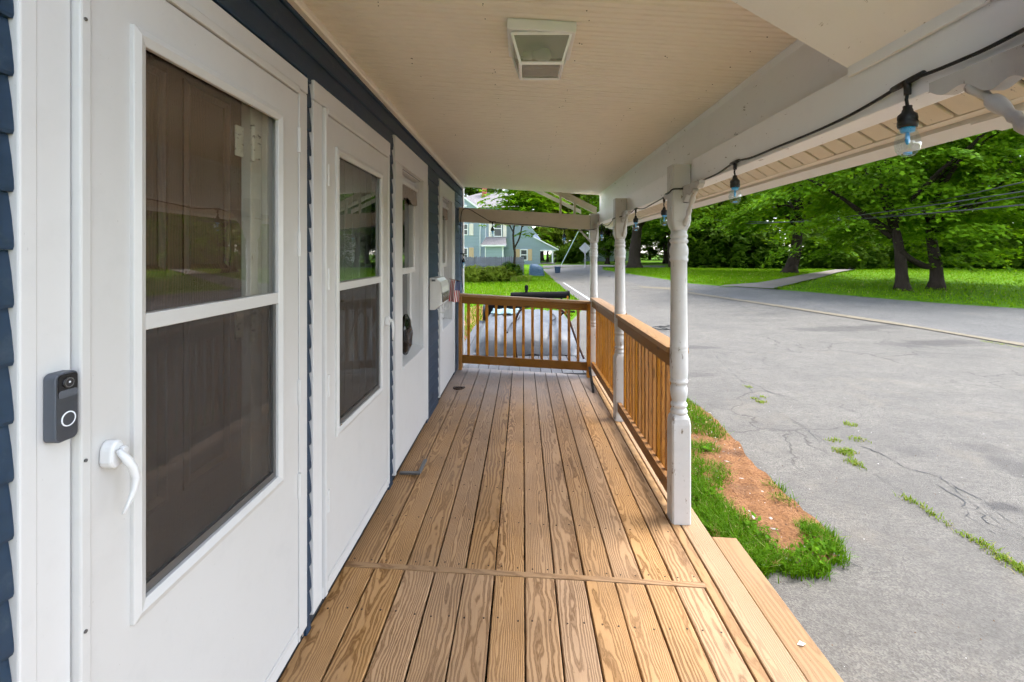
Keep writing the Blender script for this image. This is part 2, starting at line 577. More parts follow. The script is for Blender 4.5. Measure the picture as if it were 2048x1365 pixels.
M['lawn'] = groundmat('lawn_green', (0.075, 0.175, 0.003), (0.115, 0.23, 0.005), (0.040, 0.105, 0.003), 0.4, 14.0, 0.6)
M['blade'] = leafmat('grass_blade', (0.050, 0.145, 0.003), (0.16, 0.29, 0.006), 0.35, 0.03)
M['tuft'] = leafmat('tuft_blade', (0.022, 0.085, 0.003), (0.12, 0.25, 0.006), 0.3, 0.03)
M['weed'] = leafmat('weed_blade', (0.10, 0.19, 0.015), (0.24, 0.33, 0.04), 0.35, 0.12)
M['soil'] = groundmat('orange_soil', (0.25, 0.115, 0.05), (0.33, 0.17, 0.08), (0.12, 0.06, 0.032), 2.2, 40.0, 0.9, (0.10, 0.058, 0.04))
M['path'] = groundmat('path_concrete', (0.20, 0.175, 0.155), (0.25, 0.22, 0.195), (0.16, 0.14, 0.125), 1.0, 20.0, 0.3)
M['curbstrip'] = groundmat('curb_concrete', (0.185, 0.160, 0.118), (0.22, 0.190, 0.142), (0.135, 0.115, 0.083), 2.0, 18.0, 0.3)
M['leaf_a'] = leafmat('maple_leaf', (0.028, 0.095, 0.003), (0.175, 0.33, 0.009), 0.30)
M['leaf_b'] = leafmat('dark_leaf', (0.022, 0.062, 0.005), (0.10, 0.18, 0.009), 0.30)
M['leaf_c'] = leafmat('yellow_green_leaf', (0.090, 0.150, 0.012), (0.240, 0.300, 0.030))
M['bark'] = None
t = NT('bark')
ps = t.obj
bn = t.noise(t.scale(ps, (9, 9, 1.4)), 1.6, 6, 0.7)
t.base(t.mix(bn, (0.014, 0.010, 0.008), (0.060, 0.045, 0.036)), 0.9, 0.1)
t.bump(bn, 0.9, 0.06)
M['bark'] = t.m

# ------------------------------------------------------------------ ground, lot, road, lawns
def sheet(name, poly, mat, off, step=2.0, kind='structure', rag=0.0, skirt=False):
    if rag:
        q = []
        for i, p in enumerate(poly):
            a, b = Vector(p), Vector(poly[(i + 1) % len(poly)])
            n = max(1, int((b - a).length / (rag * 2.5)))
            for k in range(n):
                c = a.lerp(b, k / n)
                q.append((c.x + random.uniform(-rag, rag) * 0.5, c.y + random.uniform(-rag, rag) * 0.5))
        poly = q
    bm = bmesh.new()
    bm.faces.new([bm.verts.new((x, y, 0)) for x, y in poly])
    bmesh.ops.triangulate(bm, faces=bm.faces[:])
    xs = [p[0] for p in poly]
    ys = [p[1] for p in poly]
    def cut(lo, hi, ax):
        st = max(step, (hi - lo) / 60)
        v = math.floor(lo / st) * st + st
        while v < hi:
            no = (1, 0, 0) if ax == 0 else (0, 1, 0)
            co = (v, 0, 0) if ax == 0 else (0, v, 0)
            bmesh.ops.bisect_plane(bm, geom=bm.verts[:] + bm.edges[:] + bm.faces[:], plane_co=co, plane_no=no)
            v += st
    cut(max(min(xs), -30), min(max(xs), 60), 0)
    cut(max(min(ys), -10), min(max(ys), 80), 1)
    for v in bm.verts:
        v.co.z = gz(v.co.x, v.co.y) + (off(v.co.x, v.co.y) if callable(off) else off)
    bmesh.ops.recalc_face_normals(bm, faces=bm.faces[:])
    for f in bm.faces:
        if f.normal.z < 0:
            f.normal_flip()
    me = bpy.data.meshes.new(name)
    bm.to_mesh(me)
    bm.free()
    me.materials.append(mat)
    o = bpy.data.objects.new(name, me)
    COL.objects.link(o)
    W[o.name] = np.zeros(3)
    o['kind'] = kind
    return o


G = gp
# one wide ground sheet to the horizon
gm = MB()
gx = [-700, -300, -120, -60] + list(range(-40, 64, 2)) + [90, 150, 300, 700]
gy = [-300, -100, -40] + list(range(-16, 84, 2)) + [110, 160, 260, 420, 900]
for j in gy:
    for i in gx:
        gm.v.append((i, j, gz(i, j) - 0.07))
nx = len(gx)
for j in range(len(gy) - 1):
    for i in range(nx - 1):
        gm.f.append((j * nx + i, j * nx + i + 1, (j + 1) * nx + i + 1, (j + 1) * nx + i))
        gm.m.append(0)
g = gm.build('ground', M['lawn'], None, origin=(0, 0, 0))
g['kind'] = 'structure'

stain_px = [(1690, 660, 2.0, 0.55, 0.55), (1870, 690, 1.4, 0.45, 0.65), (1400, 695, 0.55, 0.25, 0.5), (1960, 895, 0.28, 0.20, 0.35), (2040, 935, 0.25, 0.35, 0.5),
            (2010, 1015, 0.17, 0.12, 0.75), (1400, 750, 0.5, 0.18, 0.35), (1830, 905, 0.2, 0.15, 0.3)]
st = []
for (px, py, rx, ry, s) in stain_px:
    x, y = G(px, py)
    st.append((x, y, rx, ry, s, (0.045, 0.042, 0.041)))
M['asphalt'] = asphalt('worn_asphalt', (0.126, 0.117, 0.103), (0.163, 0.150, 0.131), st, 0.6)
M['road'] = asphalt('road_asphalt', (0.110, 0.107, 0.102), (0.140, 0.135, 0.127), (), 0.25, 0.35)

curb_px = [(2300, 734), (2048, 694), (1880, 665), (1700, 637), (1560, 615), (1440, 597), (1380, 588)]
curb = [G(*p) for p in curb_px]
# lot: everything from the porch to the strip, running left into the far road
road_r = [G(*p) for p in [(2500, 640), (2048, 617), (1920, 609), (1800, 600), (1640, 586), (1540, 578), (1450, 573), (1380, 567), (1300, 554), (1250, 547), (1205, 540)]]
left_edge = [G(*p) for p in [(1172, 612), (1140, 588), (1118, 570), (1100, 553), (1088, 543)]]
far_end = [G(1087, 538), G(1205, 533)]
lot_poly = [(1.02, -40), (60, -40), curb[0]] + curb[1:] + [G(1290, 572), G(1205, 552), G(1150, 545), left_edge[4], left_edge[3], left_edge[2], left_edge[1], left_edge[0], (1.02, 12.2), (1.02, 6)]
sheet('parking_lot', lot_poly, M['asphalt'], 0.0)
road_poly = [curb[0], *curb[1:], G(1290, 572), G(1205, 552), G(1150, 545), left_edge[4], *far_end, *road_r[::-1], (60, -40)]
sheet('road', road_poly, M['road'], -0.012)
# crossing street in front of the blue house
sheet('side_street', [G(1085, 536.5), G(1330, 536.0), G(1330, 532.0), G(1086, 531.5)], M['road'], 0.02)
strip = []
for i, p in enumerate(curb):
    strip.append(p)
strip2 = [(p[0] + 0.04, p[1] + 0.62 + 0.03 * max(0, p[0])) for p in curb]
sheet('curb_strip', strip + strip2[::-1], M['curbstrip'], 0.018)
sheet('concrete_apron', [G(1275, 573), G(1345, 576), G(1395, 580), G(1350, 581), G(1285, 576)], M['curbstrip'], 0.012)
# white edge line on the left of the road
M['paint_line'] = groundmat('line_paint', (0.42, 0.42, 0.41), (0.46, 0.46, 0.45), (0.26, 0.26, 0.26), 2.0, 12.0, 0.1)
la, lb = G(1185, 606), G(1119, 562)
sheet('edge_line', [la, (la[0] + 0.13, la[1]), (lb[0] + 0.13, lb[1]), lb], M['paint_line'], 0.014)
sheet('concrete_pad', [G(1096, 550), G(1126, 556), G(1132, 560), G(1104, 559)], M['curbstrip'], 0.014)
# path up the right lawn
sheet('garden_path', [G(1440, 573.5), G(1545, 578), G(1650, 553), G(1792, 524), G(1775, 521), G(1640, 545), G(1520, 566)], M['path'], 0.02, 1.0)

# soil bed beside the deck
bed_px = [(1372, 800), (1425, 830), (1455, 868), (1500, 925), (1560, 985), (1610, 1030), (1660, 1075), (1690, 1120), (1640, 1138), (1560, 1142), (1500, 1140), (1420, 1075), (1372, 1010)]
bed = [G(*p) for p in bed_px]
bcx, bcy = np.mean([p[0] for p in bed]), np.mean([p[1] for p in bed])
sheet('soil_bed', bed, M['soil'], lambda x, y: 0.006 + 0.035 * math.exp(-((x - bcx) ** 2 + ((y - bcy) * 0.5) ** 2) * 1.5) + 0.012 * math.sin(x * 23 + y * 7) * math.sin(y * 19 - x * 11), 0.06, rag=0.05)
sheet('dirt_path', [(-1.9, 6.6), (-0.9, 6.6), (-0.85, 15), (-1.2, 18), (-1.9, 18)], M['soil'], 0.0, 1.0, rag=0.12)


def blades(name, pts, h, mat, width=0.006, lean=0.5, seg2=True, label=None, zf=None):
    # pts (N,2); real blades of grass, bent
    pts = np.array(pts)
    n = len(pts)
    hh = h * rng.uniform(0.45, 1.15, n)
    az = rng.uniform(0, 2 * np.pi, n)
    ln = rng.uniform(0.1, lean, n) * hh
    zz = np.array([gz(a, b) for a, b in pts]) + (0 if zf is None else np.array([zf(a, b) for a, b in pts]))
    dx, dy = np.cos(az), np.sin(az)
    wx, wy_ = -dy * width, dx * width
    base = np.stack([pts[:, 0], pts[:, 1], zz - 0.005], 1)
    d = np.stack([dx, dy, np.zeros(n)], 1)
    w = np.stack([wx, wy_, np.zeros(n)], 1)
    up = np.array([0, 0, 1.0])
    mid = base + d * (ln * 0.35)[:, None] + up * (hh * 0.6)[:, None]
    tip = base + d * ln[:, None] + up * hh[:, None] * 0.98
    if seg2:
        v = np.stack([base - w, base + w, mid + w * 0.8, mid - w * 0.8, tip], 1).reshape(-1, 3)
        i = np.arange(n)[:, None] * 5
        quads = (i + np.array([0, 1, 2, 3])).tolist()
        tris = (i + np.array([3, 2, 4])).tolist()
        faces = [x for q, tt in zip(quads, tris) for x in (q, tt)]
    else:
        v = np.stack([base - w, base + w, tip], 1).reshape(-1, 3)
        faces = (np.arange(n)[:, None] * 3 + np.array([0, 1, 2])).tolist()
    me = bpy.data.meshes.new(name)
    me.from_pydata(v.tolist(), [], faces)
    me.materials.append(mat)
    o = bpy.data.objects.new(name, me)
    COL.objects.link(o)
    W[o.name] = np.zeros(3)
    o['kind'] = 'stuff'
    if label:
        o['label'] = label
        o['category'] = 'grass'
    return o


def inpoly(x, y, poly):
    c = False
    n = len(poly)
    for i in range(n):
        x1, y1 = poly[i]
        x2, y2 = poly[(i + 1) % n]
        if (y1 > y) != (y2 > y) and x < (x2 - x1) * (y - y1) / (y2 - y1) + x1:
            c = not c
    return c


def scatter(poly, n):
    xs = [p[0] for p in poly]
    ys = [p[1] for p in poly]
    out = []
    while len(out) < n:
        x, y = random.uniform(min(xs), max(xs)), random.uniform(min(ys), max(ys))
        if inpoly(x, y, poly):
            out.append((x, y))
    return out


def tuft(px, py, r, n, ry=None):
    x, y = G(px, py)
    out = []
    for _ in range(n):
        a, q = random.uniform(0, 6.283), math.sqrt(random.random())
        out.append((x + math.cos(a) * q * r, y + math.sin(a) * q * (ry or r)))
    return out


near = []
near += scatter([G(*p) for p in [(1375, 985), (1400, 960), (1425, 990), (1480, 1040), (1535, 1095), (1560, 1148), (1520, 1150), (1470, 1110), (1375, 1040)]], 9000)
near += scatter([G(*p) for p in [(1360, 930), (1400, 925), (1455, 945), (1462, 975), (1440, 985), (1400, 985), (1360, 985)]], 2600)
near += scatter([G(*p) for p in [(1360, 790), (1390, 815), (1430, 850), (1458, 880), (1440, 888), (1400, 875), (1360, 870)]], 3000)
near += scatter([G(*p) for p in [(1360, 890), (1420, 893), (1438, 908), (1400, 918), (1360, 916)]], 1200)
near += tuft(1640, 1085, 0.10, 1300, 0.15) + tuft(1655, 1115, 0.07, 450) + tuft(1600, 1135, 0.16, 900, 0.1) + tuft(1570, 1010, 0.06, 150) + tuft(1555, 985, 0.05, 120)
blades('grass_clumps', [(a + random.gauss(0, 0.022), b + random.gauss(0, 0.03)) for a, b in near if (math.sin(a * 31) + math.sin(b * 27 + a * 9) > -0.75 or random.random() < 0.2)], 0.085, M['tuft'], 0.0034, 1.5, label='bright green grass growing in clumps along the deck edge')
weeds = []
for (px, py, r, n) in [(1690, 905, 0.16, 420), (1705, 925, 0.12, 120), (1700, 850, 0.12, 150), (1668, 882, 0.12, 90), (1715, 880, 0.14, 120), (1522, 805, 0.10, 160), (1510, 798, 0.08, 80), (1497, 775, 0.07, 60), (1525, 795, 0.06, 60)]:
    weeds += tuft(px, py, r * 0.62, int(n * 0.6), r * 0.45)
def alongpx(a, b, n, w):
    out = []
    cl = [random.random() for _ in range(7)]
    for _ in range(n):
        k = min(1, max(0, random.choice(cl) + random.gauss(0, 0.03)))
        x, y = G(a[0] + (b[0] - a[0]) * k, a[1] + (b[1] - a[1]) * k)
        out.append((x + random.gauss(0, w), y + random.gauss(0, w)))
    return out
weeds += alongpx((1838, 1010), (1895, 1050), 110, 0.018) + alongpx((1915, 1065), (1975, 1095), 130, 0.02) + alongpx((1980, 1102), (2060, 1150), 260, 0.024) + alongpx((1700, 915), (1720, 935), 80, 0.02) + alongpx((1812, 998), (1822, 1003), 60, 0.015)
weeds += alongpx((1960, 682), (2048, 697), 120, 0.04)
blades('crack_weeds', [(a + random.gauss(0, 0.012), b + random.gauss(0, 0.02)) for a, b in weeds], 0.036, M['weed'], 0.0035, 1.6, label='yellow green weeds sprouting from the asphalt cracks')
# cracks: thin dark seams in the asphalt that the weeds follow
def crack(pts_px, wd):
    pts = [Vector(G(*p)) for p in pts_px]
    q = []
    for a, b in zip(pts, pts[1:]):
        n = max(2, int((b - a).length / 0.05))
        for k in range(n):
            q.append(a.lerp(b, k / n) + Vector((random.gauss(0, 0.012), random.gauss(0, 0.012))))
    mb = MB()
    for i, p in enumerate(q):
        d = (q[min(i + 1, len(q) - 1)] - q[max(i - 1, 0)]).normalized()
        nn = Vector((-d.y, d.x)) * wd * random.uniform(0.1, 1.5) * (1.15 - i / len(q)) * (0.4 + 0.6 * abs(math.sin(i * 0.37)))
        z = gz(p.x, p.y) + 0.004
        mb.v += [(p.x + nn.x, p.y + nn.y, z), (p.x - nn.x, p.y - nn.y, z)]
        if i:
            mb.f.append((2 * i - 2, 2 * i - 1, 2 * i + 1, 2 * i))
            mb.m.append(0)
    o = mb.build('asphalt_crack', M['basestrip'])
    o['kind'] = 'structure'
crack([(1430, 712), (1520, 800), (1600, 850), (1660, 890), (1720, 930), (1830, 1003), (1930, 1070), (2060, 1150)], 0.005)
crack([(1690, 885), (1760, 905), (1810, 935), (1880, 955), (1950, 1010), (2060, 1090)], 0.006)
crack([(1690, 1120), (1715, 1135), (1745, 1145), (1790, 1150)], 0.003)
crack([(1870, 970), (1925, 1000), (1940, 1040), (2050, 1100)], 0.006)
crack([(1880, 955), (1930, 985), (1965, 1000), (2000, 1030), (2060, 1060)], 0.006)
crack([(1950, 1010), (1975, 1045), (2010, 1060), (2070, 1085)], 0.005)
crack([(1500, 775), (1590, 800), (1650, 830), (1700, 845)], 0.006)
crack([(1540, 830), (1600, 850), (1640, 885), (1665, 905)], 0.005)
# far lawns carry real blades too
def lawnpts(poly, n):
    return scatter(poly, n)
right_lawn = [G(*p) for p in [(2150, 623), (2048, 616), (1800, 599), (1640, 585), (1548, 577), (1650, 555), (1790, 527), (2150, 530)]]
blades('right_lawn_grass', lawnpts(right_lawn, 42000), 0.09, M['blade'], 0.02, 0.8, False, 'mown green lawn under the two joined maples')
mid_lawn = [G(*p) for p in [(1440, 571), (1380, 566), (1300, 553), (1250, 546), (1205, 539), (1300, 536), (1600, 540), (1740, 528), (1640, 544), (1520, 565)]]
blades('middle_lawn_grass', lawnpts(mid_lawn, 36000), 0.10, M['blade'], 0.024, 0.8, False, 'green lawn strip between the road and the hedge of trees')
left_lawn = [(-4.5, 12), (-0.9, 10), (1.0, 12.5), left_edge[0], left_edge[1], left_edge[2], left_edge[3], left_edge[4], (-2, 55), (-8, 33)]
blades('left_lawn_grass', lawnpts(left_lawn, 34000), 0.14, M['blade'], 0.018, 0.8, False, 'rough green lawn between the far railing and the fence')

# ------------------------------------------------------------------ house front
house = thing('house', (-A - 0.3, 3.5, -0.44), 'dark blue clapboard house front with white storm doors along the porch', 'house')
Y_END = 6.95
OPEN = [(0.945, 1.815, 0.10, 2.19), (2.09, 3.02, 0.10, 2.19), (3.419, 4.144, 0.74, 2.20), (5.129, 5.84, 0.74, 2.20)]
core = MB()
X0, X1 = -A - 0.17, -A - 0.032
ys = [-1.6]
prev = -1.6
for (a, b, z0, z1) in [(q[0] - 0.016, q[1] + 0.016, q[2] - 0.03, q[3] + 0.012) for q in OPEN]:
    core.box(X0, X1, prev, a, -0.5, 3.2)
    core.box(X0, X1, a, b, z1, 3.2)
    core.box(X0, X1, a, b, -0.5, z0)
    prev = b
core.box(X0, X1, prev, Y_END - 0.01, -0.5, 3.2)
core.build('wall_core', M['siding'], house)
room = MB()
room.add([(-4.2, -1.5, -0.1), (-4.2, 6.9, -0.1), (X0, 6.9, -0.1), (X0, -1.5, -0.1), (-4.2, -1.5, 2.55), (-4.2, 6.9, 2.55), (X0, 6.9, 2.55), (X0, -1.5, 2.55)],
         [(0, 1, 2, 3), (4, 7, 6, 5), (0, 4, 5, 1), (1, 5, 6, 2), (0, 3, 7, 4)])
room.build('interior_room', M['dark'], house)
gable = MB()
gable.box(-5.2, -A - 0.035, Y_END - 0.13, Y_END - 0.012, -0.5, 5.2)
gable.build('end_wall', M['siding'], house)

# clapboards, each course its own board
def course(name, y0, y1):
    mb = MB()
    pr = [(-A - 0.031, 0.0), (-A - 0.008, 0.0), (-A - 0.006, 0.006), (-A - 0.0065, 0.02), (-A - 0.0105, 0.06), (-A - 0.0165, 0.0995), (-A - 0.031, 0.0995)]
    mb.extrude(pr, 'y', y0, y1)
    return mb
segs = [(-1.6, 0.8125), (1.917, 1.958), (3.104, 3.196), (4.327, 4.932), (6.038, Y_END - 0.085)]
zs = [0.067 + 0.1 * k for k in range(-1, 25)]
for si, (a, b) in enumerate(segs):
    proto = None
    for z in zs:
        if z > 2.27:
            continue
        o = course('clapboard', a, b)
        if proto is None:
            proto = o.build('clapboard', M['siding'], house, origin=(-A, (a + b) / 2, 0))
            proto.location.z = z - W[house.name][2]
        else:
            piece(proto, (-A, (a + b) / 2, z), house)
proto = None
for z in [2.367 - 0.1, 2.367, 2.467]:
    if proto is None:
        proto = course('c', -1.6, Y_END - 0.085).build('clapboard', M['siding'], house, origin=(-A, 0, 0))
        proto.location = Vector((-A, 0, z + 0.02)) - Vector(W[house.name])
    else:
        piece(proto, (-A, 0, z + 0.02), house)
ch = MB()
for y in (0.8130, 1.913, 1.962, 3.100, 3.2025, 4.322, 4.940, 6.033):
    s_ = -1 if y in (0.8130, 1.962, 3.2025, 4.940) else 1
    y_, y2 = sorted((y, y + s_ * 0.022))
    ch.box(-A - 0.030, -A - 0.021, y_, y2, 0.0, 2.27)
ch.build('siding_channel', M['cream'], house)
MB().box(-A - 0.03, -A + 0.012, Y_END - 0.082, Y_END, -0.4, 2.9).build('corner_board', M['white'], house, bevel=0.003)
# base: dark flashing where wall meets deck
MB().box(-A - 0.03, -A - 0.023, -1.6, Y_END - 0.085, -0.06, 0.060).build('base_flashing', M['basestrip'], house)
# crown strip against the ceiling
MB().extrude([(-A - 0.03, 2.505), (-A + 0.018, 2.505), (-A + 0.024, 2.513), (-A + 0.024, 2.537), (-A - 0.03, 2.537)], 'y', 0.70, 6.84).build('crown_trim', M['ceiling'], house)


def bx(name, x0, x1, y0, y1, z0, z1, m, par, bev=0.0025, **k):
    return MB().box(x0, x1, y0, y1, z0, z1).build(name, m, par, bevel=bev, **k)


def ring_frame(name, y0, y1, z0, z1, w, xb, xf, m, par, bev=0.004, lip=None):
    # mitred rectangular moulding in the wall plane
    mb = MB()
    o = [(y0, z0), (y1, z0), (y1, z1), (y0, z1)]
    i = [(y0 + w, z0 + w), (y1 - w, z0 + w), (y1 - w, z1 - w), (y0 + w, z1 - w)]
    mid = [(p[0] + (q[0] - p[0]) * 0.45, p[1] + (q[1] - p[1]) * 0.45) for p, q in zip(o, i)]
    v = [(xb, *p) for p in o] + [(xf - 0.005, *p) for p in o] + [(xf, *p) for p in mid] + [(xf - 0.007, *p) for p in i] + [(xb, *p) for p in i]
    f = []
    for r in range(4):
        for k in range(4):
            k2 = (k + 1) % 4
            f.append((r * 4 + k, r * 4 + k2, r * 4 + 4 + k2, r * 4 + 4 + k))
    mb.add(v, f)
    return mb.build(name, m, par, bevel=bev if bev else 0)


def storm_door(y0, y1, gy0, gy1, gz0, gz1, hinge_right, label, casing):
    z0, z1 = 0.128, 2.172
    xb, xf = -A - 0.018, -A + 0.010
    d = MB()
    iy0, iy1, iz0, iz1 = gy0 + 0.012, gy1 - 0.012, gz0 + 0.012, gz1 - 0.012
    d.box(xb, xf, y0, iy0, z0, z1)
    d.box(xb, xf, iy1, y1, z0, z1)
    d.box(xb, xf, iy0, iy1, z0, iz0)
    d.box(xb, xf, iy0, iy1, iz1, z1)
    door = d.build('storm_door', M['door'], house, bevel=0.0)
    door['label'] = label
    ring_frame('glazing_frame', gy0, gy1, gz0, gz1, 0.036, xf - 0.004, xf + 0.014, M['door'], door, 0.002)
    a, b, c_, e = gy0 + 0.036, gy1 - 0.036, gz0 + 0.036, gz1 - 0.036
    zm = 1.405
    bx('meeting_bar', xf - 0.022, xf + 0.006, a - 0.002, b + 0.002, zm - 0.019, zm + 0.019, M['door'], door)
    bx('glass_pane', xf - 0.014, xf - 0.010, a - 0.004, b + 0.004, zm, e + 0.004, M['glass'], door, 0)
    bx('insect_screen', xf - 0.012, xf - 0.010, a - 0.004, b + 0.004, c_ - 0.004, zm, M['screen'], door, 0)
    MB().box(xf - 0.020, xf - 0.003, a, a + 0.012, c_, zm - 0.02).box(xf - 0.020, xf - 0.003, b - 0.016, b, c_, zm - 0.02).box(xf - 0.020, xf - 0.003, a + 0.012, b - 0.016, c_, c_ + 0.022).build('screen_frame', M['graymetal'], door)
    hy = y1 + 0.002 if hinge_right else y0 - 0.002
    for hz in (1.95, 1.55, 0.98, 0.62) if hinge_right else (1.86, 1.40, 0.93, 0.42):
        MB().tube([(xf + 0.004, hy, hz), (xf + 0.004, hy, hz + 0.095)], 0.0075, 10).build('hinge', M['door'], door, smooth=False)
    # sweep under the leaf and threshold
    bx('door_sweep', xf - 0.018, xf + 0.004, y0 + 0.004, y1 - 0.004, z0 - 0.022, z0 - 0.002, M['door'], door)
    c0, c1, ctop = casing
    zb = 0.05
    bx('door_casing', -A - 0.032, -A, c0, y0 - 0.030, zb, 2.205, M['white'], house, 0.004)
    bx('door_casing', -A - 0.032, -A, y1 + 0.014, c1, zb, 2.205, M['white'], house, 0.004)
    bx('door_head', -A - 0.032, -A + 0.003, c0, c1, 2.207, ctop, M['white'], house, 0.004)
    # aluminium frame strips of the storm door
    bx('door_jamb_strip', -A - 0.02, -A + 0.016, y0 - 0.028, y0 - 0.004, 0.06, 2.20, M['door'], house, 0.004)
    bx('door_jamb_strip', -A - 0.02, -A + 0.014, y1 + 0.005, y1 + 0.013, 0.06, 2.20, M['door'], house, 0.003)
    bx('door_head_strip', -A - 0.02, -A + 0.018, y0 - 0.003, y1 + 0.004, 2.176, 2.204, M['door'], house, 0.004)
    bx('threshold', -A - 0.16, -A + 0.006, y0 - 0.03, y1 + 0.02, 0.052, 0.104, M['white'], house, 0.004)
    return door


d1 = storm_door(0.940, 1.807, 1.033, 1.686, 0.742, 2.066, True, 'white storm door nearest the camera with a lever handle', (0.815, 1.908, 2.272))
d2 = storm_door(2.080, 3.012, 2.165, 2.884, 0.715, 2.052, False, 'second white storm door with its handle on the far side', (1.963, 3.097, 2.288))
# extra moulding steps on the near casing
bx('casing_edge', -A - 0.03, -A + 0.0015, 0.8135, 0.846, 0.027, 2.203, M['white'], house, 0.004)
for z in (2.02, 1.155, 0.82, 0.5):
    MB().tube([(-A + 0.016, 0.921, z), (-A + 0.0185, 0.921, z)], 0.0035, 10).build('screw', M['graymetal'], house)


def handle(door, yc, zt, s):
    x = -A + 0.010
    # rounded boss
    v = MB()
    pr = []
    for k in range(20):
        a = 2 * math.pi * k / 20
        pr.append((yc + 0.017 * math.cos(a) * (1 if math.sin(a) > 0 else 1.1), zt - 0.030 + 0.029 * (abs(math.sin(a)) ** 0.8) * (1 if math.sin(a) > 0 else -1)))
    v.extrude(pr, 'x', x, x + 0.028)
    v.build('handle_base', M['plastic_white'], door, bevel=0.006, seg=3)
    MB().tube([(x + 0.026, yc + 0.006 * s, zt - 0.026), (x + 0.036, yc + 0.006 * s, zt - 0.028)], 0.0115, 18).build('push_button', M['plastic_white'], door, bevel=0.004)
    path = [(x + 0.034, yc - 0.008 * s, zt - 0.018), (x + 0.044, yc + 0.000 * s, zt - 0.04), (x + 0.049, yc + 0.010 * s, zt - 0.062), (x + 0.052, yc + 0.015 * s, zt - 0.085), (x + 0.050, yc + 0.013 * s, zt - 0.108), (x + 0.046, yc + 0.004 * s, zt - 0.132), (x + 0.044, yc - 0.008 * s, zt - 0.150)]
    MB().tube(path, [0.005, 0.0085, 0.0085, 0.0072, 0.0060, 0.0045, 0.003], 12).build('lever', M['plastic_white'], door, smooth=True)
handle(d1, 0.972, 1.176, 1)
handle(d2, 2.965, 1.165, -1)

# behind door one: brown panelled door, old jamb, two painted hinges
xi = -A - 0.075
idr = MB().box(xi - 0.03, xi, 0.95, 1.585, 0.1, 2.18)
inner1 = idr.build('inner_door', M['brown_door'], house)
for (a, b, z0, z1) in [(1.02, 1.25, 1.50, 2.05), (1.31, 1.52, 1.50, 2.05), (1.02, 1.25, 0.9, 1.40), (1.31, 1.52, 0.9, 1.40)]:
    ring_frame('door_panel', a, b, z0, z1, 0.03, xi - 0.002, xi + 0.010, M['brown_door'], inner1, 0.0)
jm = MB().box(xi - 0.03, xi + 0.028, 1.592, 1.66, 0.1, 2.18).box(xi - 0.03, xi + 0.045, 1.662, 1.815, 0.1, 2.18)
jm.build('inner_jamb', M['oldjamb'], house, bevel=0.003)
for z in (1.885, 1.275):
    hg = MB().box(xi + 0.028, xi + 0.033, 1.60, 1.645, z, z + 0.10).tube([(xi + 0.034, 1.592, z - 0.012), (xi + 0.034, 1.592, z + 0.112)], 0.008, 10).box(xi + 0.001, xi + 0.008, 1.545, 1.585, z, z + 0.10)
    hg.build('inner_hinge', M['hinge'], house, bevel=0.0015)
# behind door two: half open grey panelling and a lit ceiling lamp in the dark room
pn = MB()
for k in range(5):
    pn.box(-A - 0.13, -A - 0.10, 2.46 + k * 0.115, 2.46 + k * 0.115 + 0.111, 0.1, 2.19)
pn.build('inner_panelling', M['grey_door'], house, bevel=0.004)
t = NT('lamp_glow')
t.base((0.9, 0.85, 0.7))
t.set(t.b.inputs['Emission Color'], (1.0, 0.86, 0.6))
t.b.inputs['Emission Strength'].default_value = 3.0
MB().lathe([(0.001, 2.53), (0.10, 2.53), (0.10, 2.545), (0.001, 2.545)], (-2.45, 6.35)).build('interior_lamp', t.m, house)


